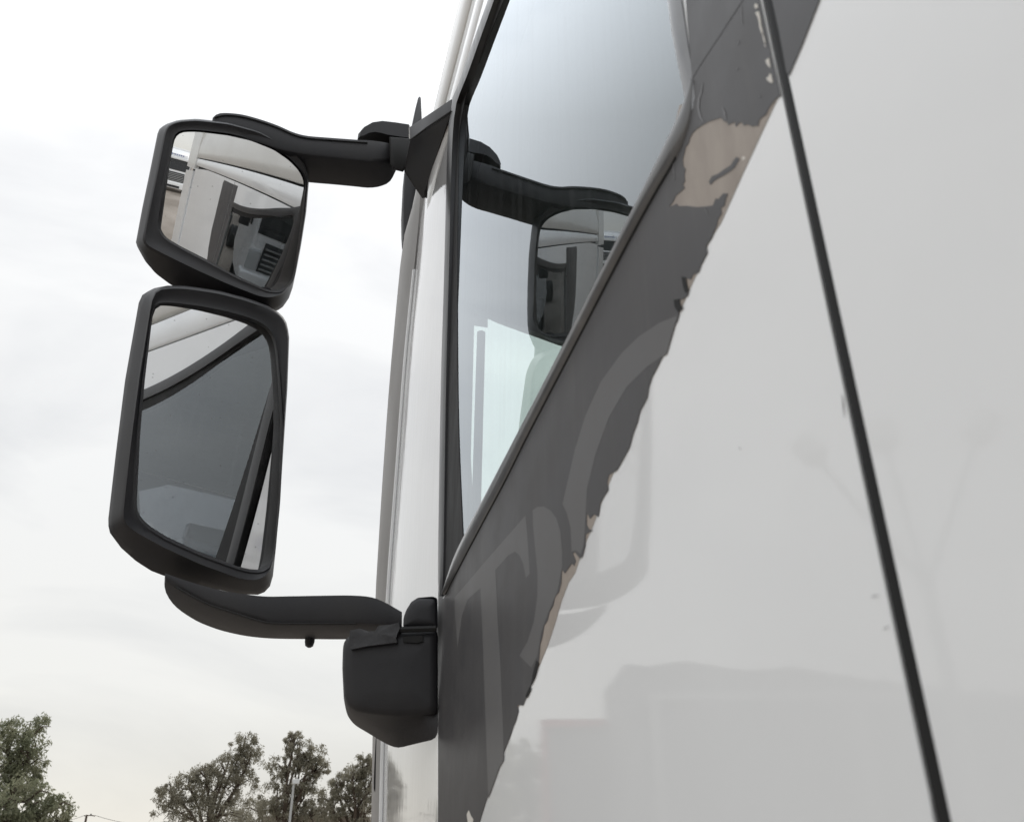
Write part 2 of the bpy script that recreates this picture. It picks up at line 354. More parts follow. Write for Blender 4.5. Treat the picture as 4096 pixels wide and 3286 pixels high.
door_outer = [(.775, .62)] + FRONT + sl + top_in + [(.81, 2.99), (Y_SEAM, 2.99), (Y_SEAM, .62)]
door = plate('door', door_outer, 'white', T, xs=xs, t=.004)
# rear cab side
rear_outer = [(Y_REAR, .62), (Y_REAR, 2.99), (-.55, 2.99), (-1.10, 2.96), (-1.10, .62)]
plate('cab_side_panel', rear_outer, 'white', T, xs=xs, t=.004)
box('seam_backing', (.014, Y_REAR - .03, .62), (.02, Y_SEAM + .03, 2.98), 'gap', T)
# rubber in the door gap, rounded
lp = []
for z in np.linspace(.62, 2.99, 24):
    w = .0035
    yc = (Y_SEAM + Y_REAR) / 2
    lp.append([(xs(z) + .0050, yc - w, z), (xs(z) + .0004, yc - w * .62, z), (xs(z) - .0004, yc - w * .2, z), (xs(z) - .0004, yc + w * .2, z), (xs(z) + .0004, yc + w * .62, z), (xs(z) + .0050, yc + w, z)])
loft('door_seal', lp, 'rubber', T)

# ---- film on the door (torn), glue under it, print on it
o5 = lambda P: [(2500 + u / 1.9225, v / 1.9225) for u, v in P]
o6 = lambda P: [(1600 + u / 1.248, 1900 + v / 1.248) for u, v in P]
patch = o5([(1090, 885), (1060, 905), (1040, 925), (1030, 972), (1012, 968), (990, 975), (950, 958), (920, 966), (902, 940), (882, 950), (862, 975), (850, 958), (862, 938), (826, 950), (800, 962), (790, 938), (770, 936), (744, 908), (700, 920), (650, 938), (600, 965), (560, 992), (530, 1020), (506, 1062), (497, 1104), (474, 1132), (468, 1160), (450, 1230), (455, 1280), (472, 1302), (463, 1350), (468, 1395), (452, 1420), (466, 1448), (430, 1478), (395, 1508), (378, 1552), (345, 1590), (380, 1580), (400, 1568), (418, 1587), (480, 1584), (560, 1594), (640, 1588), (682, 1580), (698, 1540), (706, 1526), (722, 1534), (762, 1488), (797, 1490), (783, 1530), (772, 1582), (744, 1602), (752, 1640), (722, 1688), (716, 1730)])
low = [(2850, 950), (2828, 985), (2832, 1012), (2806, 1062), (2797, 1090), (2776, 1098), (2768, 1118), (2744, 1112), (2736, 1140), (2752, 1160), (2757, 1178), (2738, 1196), (2716, 1202), (2706, 1232), (2720, 1255), (2712, 1284), (2694, 1315), (2688, 1345), (2668, 1392), (2646, 1440), (2630, 1472), (2611, 1508), (2598, 1548), (2592, 1590), (2564, 1642), (2552, 1690), (2536, 1732), (2520, 1790), (2494, 1838), (2470, 1880), (2440, 1898), (2432, 1926), (2436, 1958), (2418, 1985), (2404, 2012), (2396, 2066), (2378, 2056), (2364, 2074), (2350, 2052), (2350, 2100), (2362, 2118), (2374, 2120), (2346, 2136), (2344, 2180), (2332, 2226), (2322, 2232), (2302, 2206), (2294, 2212), (2306, 2242), (2300, 2262), (2290, 2252), (2262, 2292), (2250, 2276), (2248, 2330), (2238, 2368), (2222, 2385), (2216, 2420), (2200, 2448), (2194, 2478), (2180, 2500), (2172, 2548), (2164, 2572), (2158, 2640), (2152, 2672), (2136, 2690), (2130, 2730), (2116, 2770), (2102, 2800), (2094, 2820), (2072, 2818), (2076, 2842), (2068, 2872), (2058, 2900), (2062, 2884), (2040, 2950), (2020, 3000), (2004, 3036), (1998, 3060), (1986, 3095), (1960, 3160), (1940, 3220), (1920, 3286), (1890, 3365)]
top_edge = o5([(1170, 760), (1145, 790), (1118, 825)])
seam_l = [(3042, 0), (3064, 100), (3089, 220), (3112, 320), (3126, 385)]
film_px = [(1754, 3365), (1754, 2395), (1775, 2392)] + [(u + 3, v + 3) for u, v in sill_lo[1:]] + [(2746, 0)]
colm = [tuple(q) for q in yz(film_px)] + [(.2385, 2.9), (.2385, 2.972), (Y_SEAM + .0012, 2.972)] + yz(seam_l) + yz(top_edge) + yz(patch) + yz(low)
def clean(P):
    o = []
    for p in P:
        if not o or math.hypot(p[0] - o[-1][0], p[1] - o[-1][1]) > 2e-4: o.append(p)
    return o
film = plate('charcoal_door_film', clean(colm), 'film', door, xs=lambda z: xs(z) - .00045, t=.0002, label='torn charcoal grey film below the side window')
glue_px = [(2720, 420), (3116, 385), (2975, 690), (2884, 893), (2856, 962), (2812, 1078), (2764, 1186), (2700, 1334), (2662, 1420), (2604, 1560), (2542, 1742), (2474, 1884), (2428, 1996), (2392, 2096), (2360, 2170), (2336, 2236), (2318, 2290), (2288, 2330), (2262, 2400), (2236, 2490), (2206, 2580), (2176, 2660), (2146, 2712), (2122, 2772), (2086, 2836), (2040, 2948), (1990, 3080), (1880, 3300), (1860, 2900), (1900, 2400), (2200, 1700), (2600, 900)]
glue_px = [(u - (17 if v > 930 else 0) + (3 if 2290 < v < 2620 else 0), v) for u, v in glue_px]
plate('adhesive_layer', clean(yz(glue_px)), 'glue', door, xs=lambda z: xs(z) - .00022, t=.0001, label='beige adhesive left where the film has torn away')
plate('film_remnant', clean(yz(o5([(888, 1222), (860, 1208), (838, 1240), (820, 1272), (780, 1296), (720, 1338), (672, 1358), (650, 1400), (664, 1422), (692, 1392), (724, 1372), (762, 1352), (818, 1316), (848, 1290), (866, 1262)]))), 'film', door, xs=lambda z: xs(z) - .00042, t=.00015)
letters = {
 'printed_letter': [
  [(2714, 1262), (2640, 1292), (2560, 1345), (2490, 1412), (2407, 1526), (2345, 1661), (2303, 1797), (2272, 1932), (2253, 2015), (2270, 2050), (2286, 2110), (2290, 2205), (2306, 2200), (2326, 2215), (2338, 2180), (2342, 2130), (2346, 2060), (2352, 1953), (2386, 1817), (2438, 1672), (2511, 1547), (2595, 1464), (2670, 1415)],
  o6([(275, 610), (420, 440), (630, 200), (640, 300), (652, 490), (632, 512), (618, 440), (600, 400), (578, 380), (545, 398), (480, 472), (492, 740), (505, 950), (519, 1300), (522, 1420), (500, 1455), (470, 1540), (444, 1610), (430, 1200), (415, 800), (405, 562), (340, 620), (312, 700), (290, 860), (278, 700)]),
  o6([(665, 175), (690, 158), (720, 155), (755, 175), (785, 215), (805, 280), (814, 380), (814, 462), (806, 500), (790, 580), (760, 650), (728, 730), (708, 790), (690, 900), (660, 960), (600, 900), (640, 830), (672, 730), (690, 600), (690, 480), (680, 380), (668, 250)])]}
for i, lt in enumerate(letters['printed_letter']):
    plate('printed_letter', clean(yz(lt)), 'film_light', door, xs=lambda z: xs(z) - .00050, t=.00004)
# overlapping upper strip of film, scratches and filler chips
ov = clean(yz([(2748, 0), (2773, 318), (2800, 270), (2880, 150), (2978, 0)])) + [(Y_SEAM + .004, 2.42), (Y_SEAM + .004, 2.97), (.2375, 2.97)]
plate('film_overlap', ov, 'film', door, xs=lambda z: xs(z) - .00060, t=.0001)
def stroke(px, w):
    P = np.array(px, float); a = []; b = []
    for i, p in enumerate(P):
        t = P[min(i + 1, len(P) - 1)] - P[max(i - 1, 0)]; t /= np.linalg.norm(t); n_ = np.array([-t[1], t[0]]); k = w * math.sin(math.pi * (i + .35) / (len(P) - .3))
        a.append(tuple(p + n_ * k)); b.append(tuple(p - n_ * k))
    return a + b[::-1]
for px, w in ((o5([(606, 640), (600, 700), (576, 770), (572, 830), (585, 890), (606, 930), (620, 945)]), 3.6), (o5([(760, 830), (776, 870), (788, 930)]), 3), (o5([(895, 315), (872, 345)]), 2.2), (o5([(880, 525), (868, 542)]), 2.5), (o5([(1048, 730), (1044, 755)]), 2), (o5([(385, 1230), (382, 1310), (390, 1390)]), 1.6), (o5([(905, 50), (912, 190)]), 1.5), (o5([(625, 1600), (645, 1650)]), 1.5)):
    plate('scratch', clean(yz(stroke(px, w))), 'scratch', door, xs=lambda z: xs(z) - .00066, t=.00005)
for px in ([(1012, 30), (1030, 38), (1034, 60), (1015, 72), (1004, 55)], [(1012, 100), (1040, 90), (1052, 140), (1058, 200), (1072, 250), (1060, 262), (1046, 220), (1036, 150)], [(1066, 255), (1078, 280), (1092, 330), (1082, 335), (1072, 300)], [(1082, 342), (1094, 352), (1092, 366), (1084, 358)], [(1090, 470), (1118, 448), (1128, 500), (1130, 528), (1106, 505)], [(1096, 605), (1118, 590), (1122, 570), (1136, 575), (1150, 640), (1130, 640), (1110, 625)]):
    plate('filler_chip', clean(yz(o5(px))), 'chip', door, xs=lambda z: xs(z) - .00066, t=.0001)
plate('filler_chip', clean(yz(o5([(903, 1212), (918, 1202), (930, 1215), (918, 1232), (905, 1230)]))), 'chip', door, xs=lambda z: xs(z) - .00030, t=.0001)
plate('filler_chip', clean(yz([(1870, 3255), (1878, 3238), (1888, 3262), (1897, 3275), (1892, 3300), (1876, 3300)])), 'chip', door, xs=lambda z: xs(z) - .00066, t=.0001)
for px in ([(2731, 1106), (2748, 1112), (2752, 1138), (2760, 1166), (2746, 1170), (2738, 1146)], [(2700, 1200), (2722, 1196), (2726, 1218), (2736, 1232), (2718, 1250), (2704, 1228)], [(2150, 2640), (2160, 2650), (2144, 2705), (2128, 2740), (2136, 2690)], [(2122, 2745), (2128, 2752), (2112, 2790), (2106, 2782)]):
    plate('film_scrap', clean(yz(px)), 'gap', door, xs=lambda z: xs(z) - .00070, t=.0002)
for px, w in (([(3488, 2386), (3500, 2382), (3520, 2377)], 1.6), ([(3536, 2516), (3548, 2508), (3560, 2502)], 1.2), ([(3727, 3194), (3733, 3230), (3740, 3284)], 3), ([(3372, 1580), (3376, 1620), (3381, 1670)], 2), ([(2960, 1790), (2964, 1796)], 2)):
    plate('hair_mark', clean(yz(stroke(px, w))), 'scratch', door, xs=lambda z: xs(z) - .0003, t=.0001)
# film on the panel behind the door gap
rf = yz([(3092, 0), (3120, 130), (3150, 290), (3158, 305), (3210, 185), (3282, 0)])
plate('charcoal_panel_film', clean([(Y_REAR - .0015, 2.97), rf[0], rf[1], rf[2], rf[3], rf[4], rf[5], (.085, 2.37), (.005, 2.50), (-.03, 2.62), (-.045, 2.95), (-.03, 2.97)]), 'film', T, xs=lambda z: xs(z) - .00045, t=.0002)

# ---- sill trim: proud rounded bar along the lower window edge
lo = curve(sill_lo, 60)
hi = curve([(1764, 2381), (1806, 2250), (1851, 2150), (1977, 1908), (2116, 1641), (2300, 1285), (2511, 871), (2647, 600), (2715, 455), (2754, 350), (2762, 318)], 60)
lp = []
for i_, (a, b) in enumerate(zip(lo, hi)):
    tp_ = min(1, (61 - i_) / 9)
    p = at_x(*a, -.0005); q = at_x(*b, -.0005 - .0040 * tp_); up = q - p; y_, z_ = up[1], up[2]
    n_ = np.array([-1.0, 0, 0])
    lp.append([p + [.003, 0, 0], p, p + up * .12 + n_ * .0008 * tp_, p + up * .40 + n_ * .0016 * tp_, p + up * .75 + n_ * .0010 * tp_, q, q + np.array([.004, -.0, .0025]) * tp_, q + np.array([.020, 0, .0005]) * tp_, p + np.array([.02, 0, -.004]) * tp_])
loft('sill_trim', lp, 'trim', T, cap0=True, cap1=True, sharp=55)
tube('sill_gap', [at_x(u, v, -.0003) for u, v in lo[:52]], .0010, 'gap', T, seg=6)
# rear post trim
ra = [at_x(2746, 0, -.0015), at_x(2771, 322, -.0015)]; rb = [at_x(2707, 0, -.006), at_x(2752, 345, -.006)]
w_ = ra[0][1] - rb[0][1]
lp = []
for z in np.linspace(2.335, 2.80, 24):
    y0 = sl[-1][0]; x = xs(z); g_ = min(1, .05 + (z - 2.335) / .06)
    lp.append([(x + .002, y0 - .0015, z), (x - .0010 * g_, y0 - .0015, z), (x - .0026 * g_, y0 + .001, z), (x - .0036 * g_, y0 + .0042, z), (x - .0034 * g_, y0 + .0068, z), (x + .006, y0 + .0075, z)])
loft('rear_post_trim', lp, 'trim', T, cap0=True, cap1=True)
# ---- front post: gloss frame, rubber channel
def strip(name, A3, B3, m, par=T, n=60, bulge=.002, back=.012):
    A, B_ = curve(A3, n), curve(B3, n); lp = []
    for p, q in zip(A, B_):
        lp.append([p + [back, 0, 0], p, p * .75 + q * .25 + [-bulge, 0, 0], p * .25 + q * .75 + [-bulge, 0, 0], q, q + [back, 0, 0]])
    return loft(name, lp, m, par, cap0=True, cap1=True, sharp=60)
strip('front_frame', e0, e1, 'satin', bulge=.0010)
box('post_backing', (.020, .83, 2.0), (.032, .90, 2.99), 'gap', T)
strip('front_rubber', e1b, e2, 'rubber', bulge=.0003)

# ---- window pane
gp = [(.232, 2.335), (.236, 2.955), (.50, 2.975), (.80, 3.0), (.875, 2.99), (.835, 2.55), (.795, 2.25), (.77, 2.238)]
gx = lambda z: .0008 + math.tan(R(.5)) * (z - 2.24)
V = [(gx(z), y, z) for y, z in gp] + [(gx(z) + .004, y, z) for y, z in gp]; n = len(gp)
F = [tuple(range(n))] + [tuple(range(n, 2 * n))[::-1]] + [(i, (i + 1) % n, (i + 1) % n + n, i + n) for i in range(n)]
wg = mesh('window_glass', V, F, ['glass', 'glass_in'], T, smooth=False)
for i, pl in enumerate(wg.data.polygons): pl.material_index = 0 if abs(pl.normal[0]) > .9 and pl.center[0] < gx(pl.center[2]) + .002 else 1

# ---- body above the door: band, grooves, roof shell
def front_in(y): return 0 if y < 1.05 else (y - 1.05) ** 2 * 1.6
ys = np.r_[np.linspace(-1.10, .9, 21), np.linspace(.95, 1.32, 10)]
def side_strip(name, prof, m, ys=ys, **k):
    return loft(name, [[(x + front_in(y), y, z) for x, z in prof] for y in ys], m, T, closed=True, cap0=True, cap1=True, **k)
side_strip('roof_gutter_panel', [(.030, 2.996), (.002, 2.996), (-.001, 3.000), (-.0025, 3.03), (-.0025, 3.068), (.000, 3.071), (.030, 3.071)], 'white')
side_strip('groove_backing', [(.05, 2.93), (.022, 2.93), (.016, 3.11), (.05, 3.11)], 'gap')
prof = [(0.03, 3.082), (.002, 3.082), (-.003, 3.087), (-.006, 3.14), (-.005, 3.20), (.004, 3.28), (.022, 3.38), (.055, 3.50), (.105, 3.62), (.18, 3.74), (.30, 3.84), (.50, 3.91), (.80, 3.95), (1.25, 3.965)]
prof = prof + [(2.5 - x, z) for x, z in prof[::-1][1:]]
lp = []
for y in np.r_[np.linspace(-1.10, .6, 14), np.linspace(.7, 1.38, 14)]:
    k = max(0, (y - .45) / .95); fl = k * k * .62; row = []
    for x, z in prof:
        zz = 3.082 + (z - 3.082) * (1 - fl); side = 1 if x < 1.25 else -1
        row.append((x + side * front_in(y) * (1 - abs(x - 1.25) * 0 ), y, zz))
    lp.append(row)
loft('roof', lp, 'roof', T, cap0=True, cap1=True, sharp=50)

# ---- cab corner: rain-marked panel, bead, grey outer panel
cr_r = [(1812, 330), (1797, 400), (1788, 600), (1774, 1100), (1762, 1589), (1752, 2265), (1748, 2420), (1748, 2800), (1748, 3286), (1748, 3500)]
cr_l = [(1730, 330), (1722, 420), (1689, 798), (1660, 1100), (1627, 1432), (1597, 1840), (1559, 2369), (1550, 2620), (1538, 3000), (1532, 3286), (1528, 3500)]
A, B_ = curve(cr_r, 40), curve(cr_l, 40)
rows = []
for a, b in zip(A, B_):
    p = at_x(*a, .001); q = at_y(*b, 1.25); q[2] = q[2]
    z = p[2]; q = q.copy()
    # keep rows level: meet the left edge at the same height
    rows.append((p, q))
RZ = np.linspace(1.86, 3.10, 40)
pr = np.array(sorted([tuple(p) for p, q in rows], key=lambda t: t[2])); ql = np.array(sorted([tuple(q) for p, q in rows], key=lambda t: t[2]))
lp = []; EDGE = []
for z in RZ:
    py = np.interp(z, pr[:, 2], pr[:, 1]); qx = np.interp(z, ql[:, 2], ql[:, 0])
    row = []
    for t in np.linspace(0, 1, 9):
        x = .002 * (1 - t) + qx * t - .0035 * math.sin(math.pi * t); y = py * (1 - t) + 1.25 * t
        row.append((x, y, z))
    EDGE.append((qx, z)); row += [(qx + .02, 1.25, z), (.03, py, z)]; lp.append(row)
corner = loft('corner_panel', lp, 'panel', T, cap0=True, cap1=True, sharp=50)
box('corner_lower_panel', (-.006, .80, .6), (.02, 1.25, 1.855), 'white', T, bevel=.01)
EDGE = np.array(EDGE)
ex = lambda z: np.interp(z, EDGE[:, 1], EDGE[:, 0])
zb = np.linspace(1.86, 2.99, 30)
tube('corner_bead', [(ex(z) - .001, 1.256, z) for z in zb], .0042, 'white', T, seg=8)
sil = [(1676, 752), (1663, 790), (1640, 860), (1617, 940), (1601, 1060), (1585, 1224), (1566, 1430), (1549, 1641), (1525, 1990), (1502, 2369), (1495, 2660), (1490, 2953), (1485, 3286), (1481, 3500)]
sp = np.array(sorted([tuple(at_y(u, v, 1.35)) for u, v in sil], key=lambda t: t[2]))
lp = []
for z in np.linspace(1.86, sp[-1, 2], 34):
    sx = np.interp(z, sp[:, 2], sp[:, 0]); a = ex(z)
    lp.append([(a + .010, 1.270, z), (a - .001, 1.267, z), (a * .8 + sx * .2 - .004, 1.285, z), (a * .45 + sx * .55 - .004, 1.315, z), (sx, 1.35, z), (sx + .004, 1.375, z), (sx + .03, 1.41, z), (sx + .10, 1.44, z), (sx + .10, 1.29, z)])
loft('corner_deflector', lp, 'greyplastic', T, cap0=True, cap1=True, sharp=35)
tube('corner_groove', [(ex(z) - .0012, 1.2645, z) for z in zb], .0034, 'gap', T, seg=6)
# gasketed recess low on the deflector
rp_ = [(1511, 2950), (1506, 3050), (1503, 3143), (1508, 3165), (1531, 3190)]
tube('recess_gasket', [at_y(u, v, 1.30) for u, v in curve(rp_, 16)], .0030, 'rubber', T, seg=8)
tube('grab_rail', [at_y(u, v, 1.275) for u, v in curve([(1545, 2940), (1541, 3100), (1538, 3290), (1534, 3420)], 12)], .0048, 'white', T, seg=8)

# ---- dark blade of the forward-looking mirror beyond the corner
bl = [(1679, 386), (1672, 392), (1660, 440), (1647, 502), (1628, 600), (1616, 700), (1610, 826), (1611, 900), (1614, 943), (1650, 950), (1690, 900), (1700, 700), (1690, 520), (1686, 440), (1684, 392)]
bp = [at_y(u, v, 1.56) for u, v in bl]
cb = sum(bp) / len(bp)
loft('front_mirror', [[cb + (p - cb) * .93 + [0, -.004, 0] for p in bp], [p for p in bp], [p + [.004, .05, 0] for p in bp], [cb + (p - cb) * .7 + [.01, .08, 0] for p in bp]], 'black', T, cap0=True, cap1=True, sharp=50)

tube('front_mirror_arm', [at_y(1672, 640, 1.60), at_y(1690, 640, 1.54), (.10, 1.40, 3.12), (.16, 1.30, 3.14)], [.012, .014, .016, .016], 'black', T, seg=10)

# ================================================================== MIRRORS
def normal(yaw, tilt): y, t = R(yaw), R(tilt); return np.array([math.sin(y) * math.cos(t), -math.cos(y) * math.cos(t), math.sin(t)])
def mirror(rim, sil, gls, c, P0, nrm, gyaw, gtilt, grad, gname, hname, hl, gl, lipw=13):
    P0 = np.array(P0); b = -nrm
    rp = smoothpx(polar(rim, c), 1); sp_ = polar(sil, c); gp_ = smoothpx(polar(gls, c), 1)
    c = np.array(c, float)
    gn = normal(gyaw, gtilt); gc = at_pl(*c, P0 + b * .020, nrm); SC = gc - gn * grad
    un = lambda P, off: [at_pl(u, v, P0 + b * off, nrm) for u, v in P]
    d = (gp_ - c) / np.linalg.norm(gp_ - c, axis=1)[:, None]
    gpts = [at_sph(u, v, SC, grad) for u, v in gp_ + d * 4]
    lip = gp_ + d * lipw
    mid = lip * .45 + rp * .55
    loops = [gpts, un(gp_ + d * 5, .010), un(lip, .0035), un(lip * .8 + rp * .2, .0045), un(mid, .0025), un(lip * .12 + rp * .88, -.0005), un(rp, .0015), un(rp * .85 + sp_ * .15, .006), un(rp * .3 + sp_ * .7, .024), un(sp_, .038)]
    for s, o in ((.975, .060), (.90, .085), (.74, .105), (.45, .118), (.15, .122)):
        loops.append(un(c + (sp_ - c) * s, o))
    h = loft(hname, loops, 'black', T, cap1=True, sharp=42, label=hl)
    # glass: dense cap of a sphere
    rings = 22; nn = len(gp_); Vg = [at_sph(*c, SC, grad)]; Fg = []
    for r_ in range(1, rings + 1):
        for q in gp_ + d * 3.5: Vg.append(at_sph(*(c + (q - c) * r_ / rings), SC, grad))
    for j in range(nn): Fg.append((0, 1 + j, 1 + (j + 1) % nn))
    for r_ in range(rings - 1):
        for j in range(nn):
            a = 1 + r_ * nn + j; e_ = 1 + r_ * nn + (j + 1) % nn; Fg.append((a, a + nn, e_ + nn, e_))
    g = mesh(gname, Vg, Fg, 'mirror', h, label=gl, sharp=180)
    return h
up_rim = [(665, 502), (713, 483), (786, 478), (912, 492), (1033, 525), (1124, 573), (1184, 615), (1217, 657), (1231, 700), (1232, 736), (1222, 850), (1201, 983), (1183, 1074), (1165, 1130), (1130, 1175), (1085, 1194), (1040, 1190), (900, 1136), (780, 1083), (680, 1035), (610, 1000), (580, 985), (569, 965), (600, 815), (629, 680), (650, 575)]
up_sil = [(638, 516), (660, 498), (713, 480), (786, 475), (912, 489), (1033, 522), (1124, 570), (1186, 613), (1219, 657), (1234, 700), (1235, 736), (1225, 850), (1204, 983), (1187, 1074), (1170, 1152), (1155, 1194), (1127, 1233), (1080, 1255), (1000, 1250), (900, 1222), (800, 1187), (683, 1139), (623, 1094), (581, 1045), (551, 991), (543, 972), (569, 832), (599, 688), (632, 525)]
up_gl = [(701, 555), (716, 538), (738, 531), (792, 531), (912, 546), (1003, 567), (1093, 603), (1154, 645), (1190, 682), (1208, 715), (1212, 740), (1208, 784), (1202, 862), (1184, 1007), (1169, 1104), (1148, 1140), (1111, 1161), (1063, 1155), (943, 1098), (822, 1031), (726, 983), (665, 947), (646, 915), (644, 881), (665, 760), (689, 621)]
NU = normal(14, -9)
upper = mirror(up_rim, up_sil, up_gl, (925, 830), (-.31, 1.128, 2.95), NU, 14.2, -23.2, 1.1, 'mirror_glass', 'mirror_housing', 'squarish upper wide-angle mirror housing', 'convex glass reflecting the cab window and roof')
lo_rim = [(613, 1158), (666, 1146), (741, 1146), (876, 1166), (989, 1196), (1071, 1226), (1124, 1260), (1146, 1297), (1153, 1348), (1147, 1551), (1132, 1776), (1117, 2002), (1100, 2189), (1085, 2280), (1060, 2312), (1020, 2326), (960, 2318), (800, 2260), (650, 2190), (540, 2132), (500, 2104), (485, 2080), (505, 1900), (530, 1700), (557, 1500), (590, 1300)]
lo_sil = [(564, 1183), (609, 1154), (666, 1142), (741, 1142), (876, 1162), (989, 1192), (1071, 1222), (1126, 1256), (1149, 1295), (1157, 1348), (1150, 1551), (1135, 1776), (1120, 2002), (1104, 2189), (1092, 2302), (1078, 2350), (1045, 2378), (960, 2375), (850, 2352), (662, 2304), (605, 2282), (545, 2244), (485, 2191), (440, 2131), (431, 2092), (463, 1814), (500, 1521), (557, 1198)]
lo_gl = [(616, 1232), (640, 1225), (688, 1224), (801, 1239), (914, 1262), (996, 1285), (1050, 1310), (1084, 1345), (1098, 1400), (1110, 1560), (1116, 1700), (1114, 1850), (1109, 2002), (1094, 2189), (1086, 2242), (1056, 2272), (1011, 2276), (951, 2261), (801, 2204), (666, 2141), (590, 2092), (557, 2054), (549, 2024), (564, 1739), (583, 1513), (609, 1288)]
NL = normal(15, -3)
lower = mirror(lo_rim, lo_sil, lo_gl, (830, 1740), (-.285, 1.134, 2.55), NL, 18.2, -4.7, 100.0, 'mirror_glass', 'mirror_housing', 'tall lower main mirror housing', 'flat glass filled by the dark side window', lipw=16)
# short joint between the two housings
a = at_y(900, 1190, 1.245); tube('mirror_joint', [a + [0, 0, -.08], a + [0, 0, -.02], a + [0, 0, .05]], [.028, .030, .028], 'black', T, seg=20)
a = at_y(1040, 1215, 1.24); tube('mirror_joint', [a + [0, 0, -.08], a + [0, 0, -.02], a + [0, 0, .05]], [.026, .028, .026], 'black', T, seg=20)

def arm(name, Tp, Kp, Bp, plane, m, n=44, top=.004, label=None):
    """box-section arm: front face between the top line and the crease, underside from the crease to the far lower edge"""
    Tq, Kq, Bq = curve(Tp, n), curve(Kp, n), curve(Bp, n); lp = []
    for i in range(n):
        t = at_pl(*Tq[i], *plane); k = at_pl(*Kq[i], *plane); b = at_z(*Bq[i], min(k[2], t[2] - .001))
        if b[1] < k[1] + .004: b = k + np.array([0, .004, 0])
        tb = np.array([b[0], b[1], t[2]]); r_ = min(.006, np.linalg.norm(t - k) * .2); h_ = (t - k) / np.linalg.norm(t - k)
        dpt = (b - k); L_ = np.linalg.norm(dpt); dpt = dpt / L_; rr = min(.007, L_ * .25)
        lp.append([k + h_ * rr, k + h_ * rr * .3 + dpt * rr * .3, k + dpt * rr, b - dpt * rr, b - dpt * rr * .3 + h_ * rr * .3, b + h_ * rr, tb - h_ * r_, tb - dpt * r_, t + dpt * r_, t - h_ * r_ * .0 + dpt * r_ * .2, t - h_ * r_])
    return loft(name, lp, m, T, cap0=True, cap1=True, sharp=38, label=label)
PA = ((-.25, 1.115, 3.1), np.array([.13, -1, 0]) / math.hypot(.13, 1))
arm('upper_mirror_arm',
    [(848, 488), (851, 468), (866, 456), (894, 450), (961, 455), (1033, 473), (1111, 500), (1172, 527), (1226, 541), (1304, 548), (1425, 557), (1500, 562), (1565, 575), (1588, 600)],
    [(850, 500), (858, 520), (880, 530), (920, 540), (980, 555), (1050, 575), (1120, 597), (1208, 615), (1290, 625), (1365, 633), (1440, 641), (1503, 645), (1562, 640), (1589, 622)],
    [(860, 560), (880, 600), (910, 640), (950, 665), (1000, 685), (1060, 705), (1130, 722), (1232, 736), (1335, 745), (1420, 753), (1473, 758), (1518, 753), (1560, 733), (1588, 680)], PA, 'black2')
# thin cover lip that runs along the arm's top edge
lipP = curve([(858, 470), (900, 461), (961, 466), (1033, 484), (1111, 511), (1172, 538), (1226, 552), (1304, 559), (1400, 566), (1470, 571)], 40)
tube('arm_cover_seam', [at_pl(u, v, PA[0] + PA[1] * .0012, PA[1]) for u, v in lipP], .0011, 'gap', T, seg=6)
# hinge cap over the arm's inner end
HC = [(1431, 556), (1433, 536), (1449, 516), (1485, 496), (1527, 490), (1580, 496), (1640, 505), (1640, 562), (1595, 556), (1550, 549), (1520, 541), (1495, 537), (1470, 541), (1448, 552)]
hp = [at_pl(u, v, np.array(PA[0]) - PA[1] * .006, PA[1]) for u, v in HC]
hcn = sum(hp) / len(hp)
loft('hinge_cap', [[hcn + (p - hcn) * .93 + PA[1] * .006 for p in hp], hp, [p + [0, .02, 0] for p in hp], [p + [0, .055, .0] for p in hp], [hcn + (p - hcn) * .8 + [0, .07, 0] for p in hp]], 'black2', T, cap0=True, cap1=True, sharp=38)
# bracket on the cab corner
W1, W1b, W2, W3 = at_x(1806, 394, -.0035), at_x(1806, 448, -.0035), at_x(1806, 505, -.003), at_y(1688, 796, 1.14)
R1, R2 = at_y(1640, 506, 1.035), at_y(1640, 562, 1.035); R3 = at_y(1615, 686, 1.09); R4 = at_y(1586, 678, 1.085); R5 = at_y(1580, 560, 1.075)
bk = np.array([.02, .10, 0])
V = [W1, W1b, R2, R1, W3, R3] + [W1 + [.03, .03, 0], W3 + [.03, .03, .04], R1 + [.03, .11, .0], R3 + [.03, .08, .09]]
F = [(0, 1, 2, 3), (1, 4, 5, 2), (0, 3, 8, 6), (3, 2, 5, 9, 8), (4, 7, 9, 5), (0, 6, 7, 4, 1), (6, 8, 9, 7)]
mesh('upper_bracket', V, F, 'black2', T, bevel=.0025, sharp=30)
sm = lambda p, s: p * 1.0 + s
tube('bracket_seam', [R2 + [0, -.001, 0], R2 * .5 + W1b * .5 + [-.0015, -.0015, 0], W1b + [-.001, -.001, 0]], .0012, 'gap', T, seg=6)
# hinge block between bracket and arm; near-black colour stands for the cap's shade
Hb = [(1558, 548), (1600, 551), (1644, 556), (1642, 640), (1612, 688), (1586, 682), (1562, 660)]
hb = [at_y(u, v, 1.118) for u, v in Hb]; hc_ = sum(hb) / len(hb)
loft('hinge_block', [[hc_ + (p - hc_) * .9 + [0, -.003, 0] for p in hb], hb, [hc_ + (p - hc_) * .9 + [0, .06, .06] for p in hb]], 'gap', T, cap0=True, cap1=True, sharp=45)

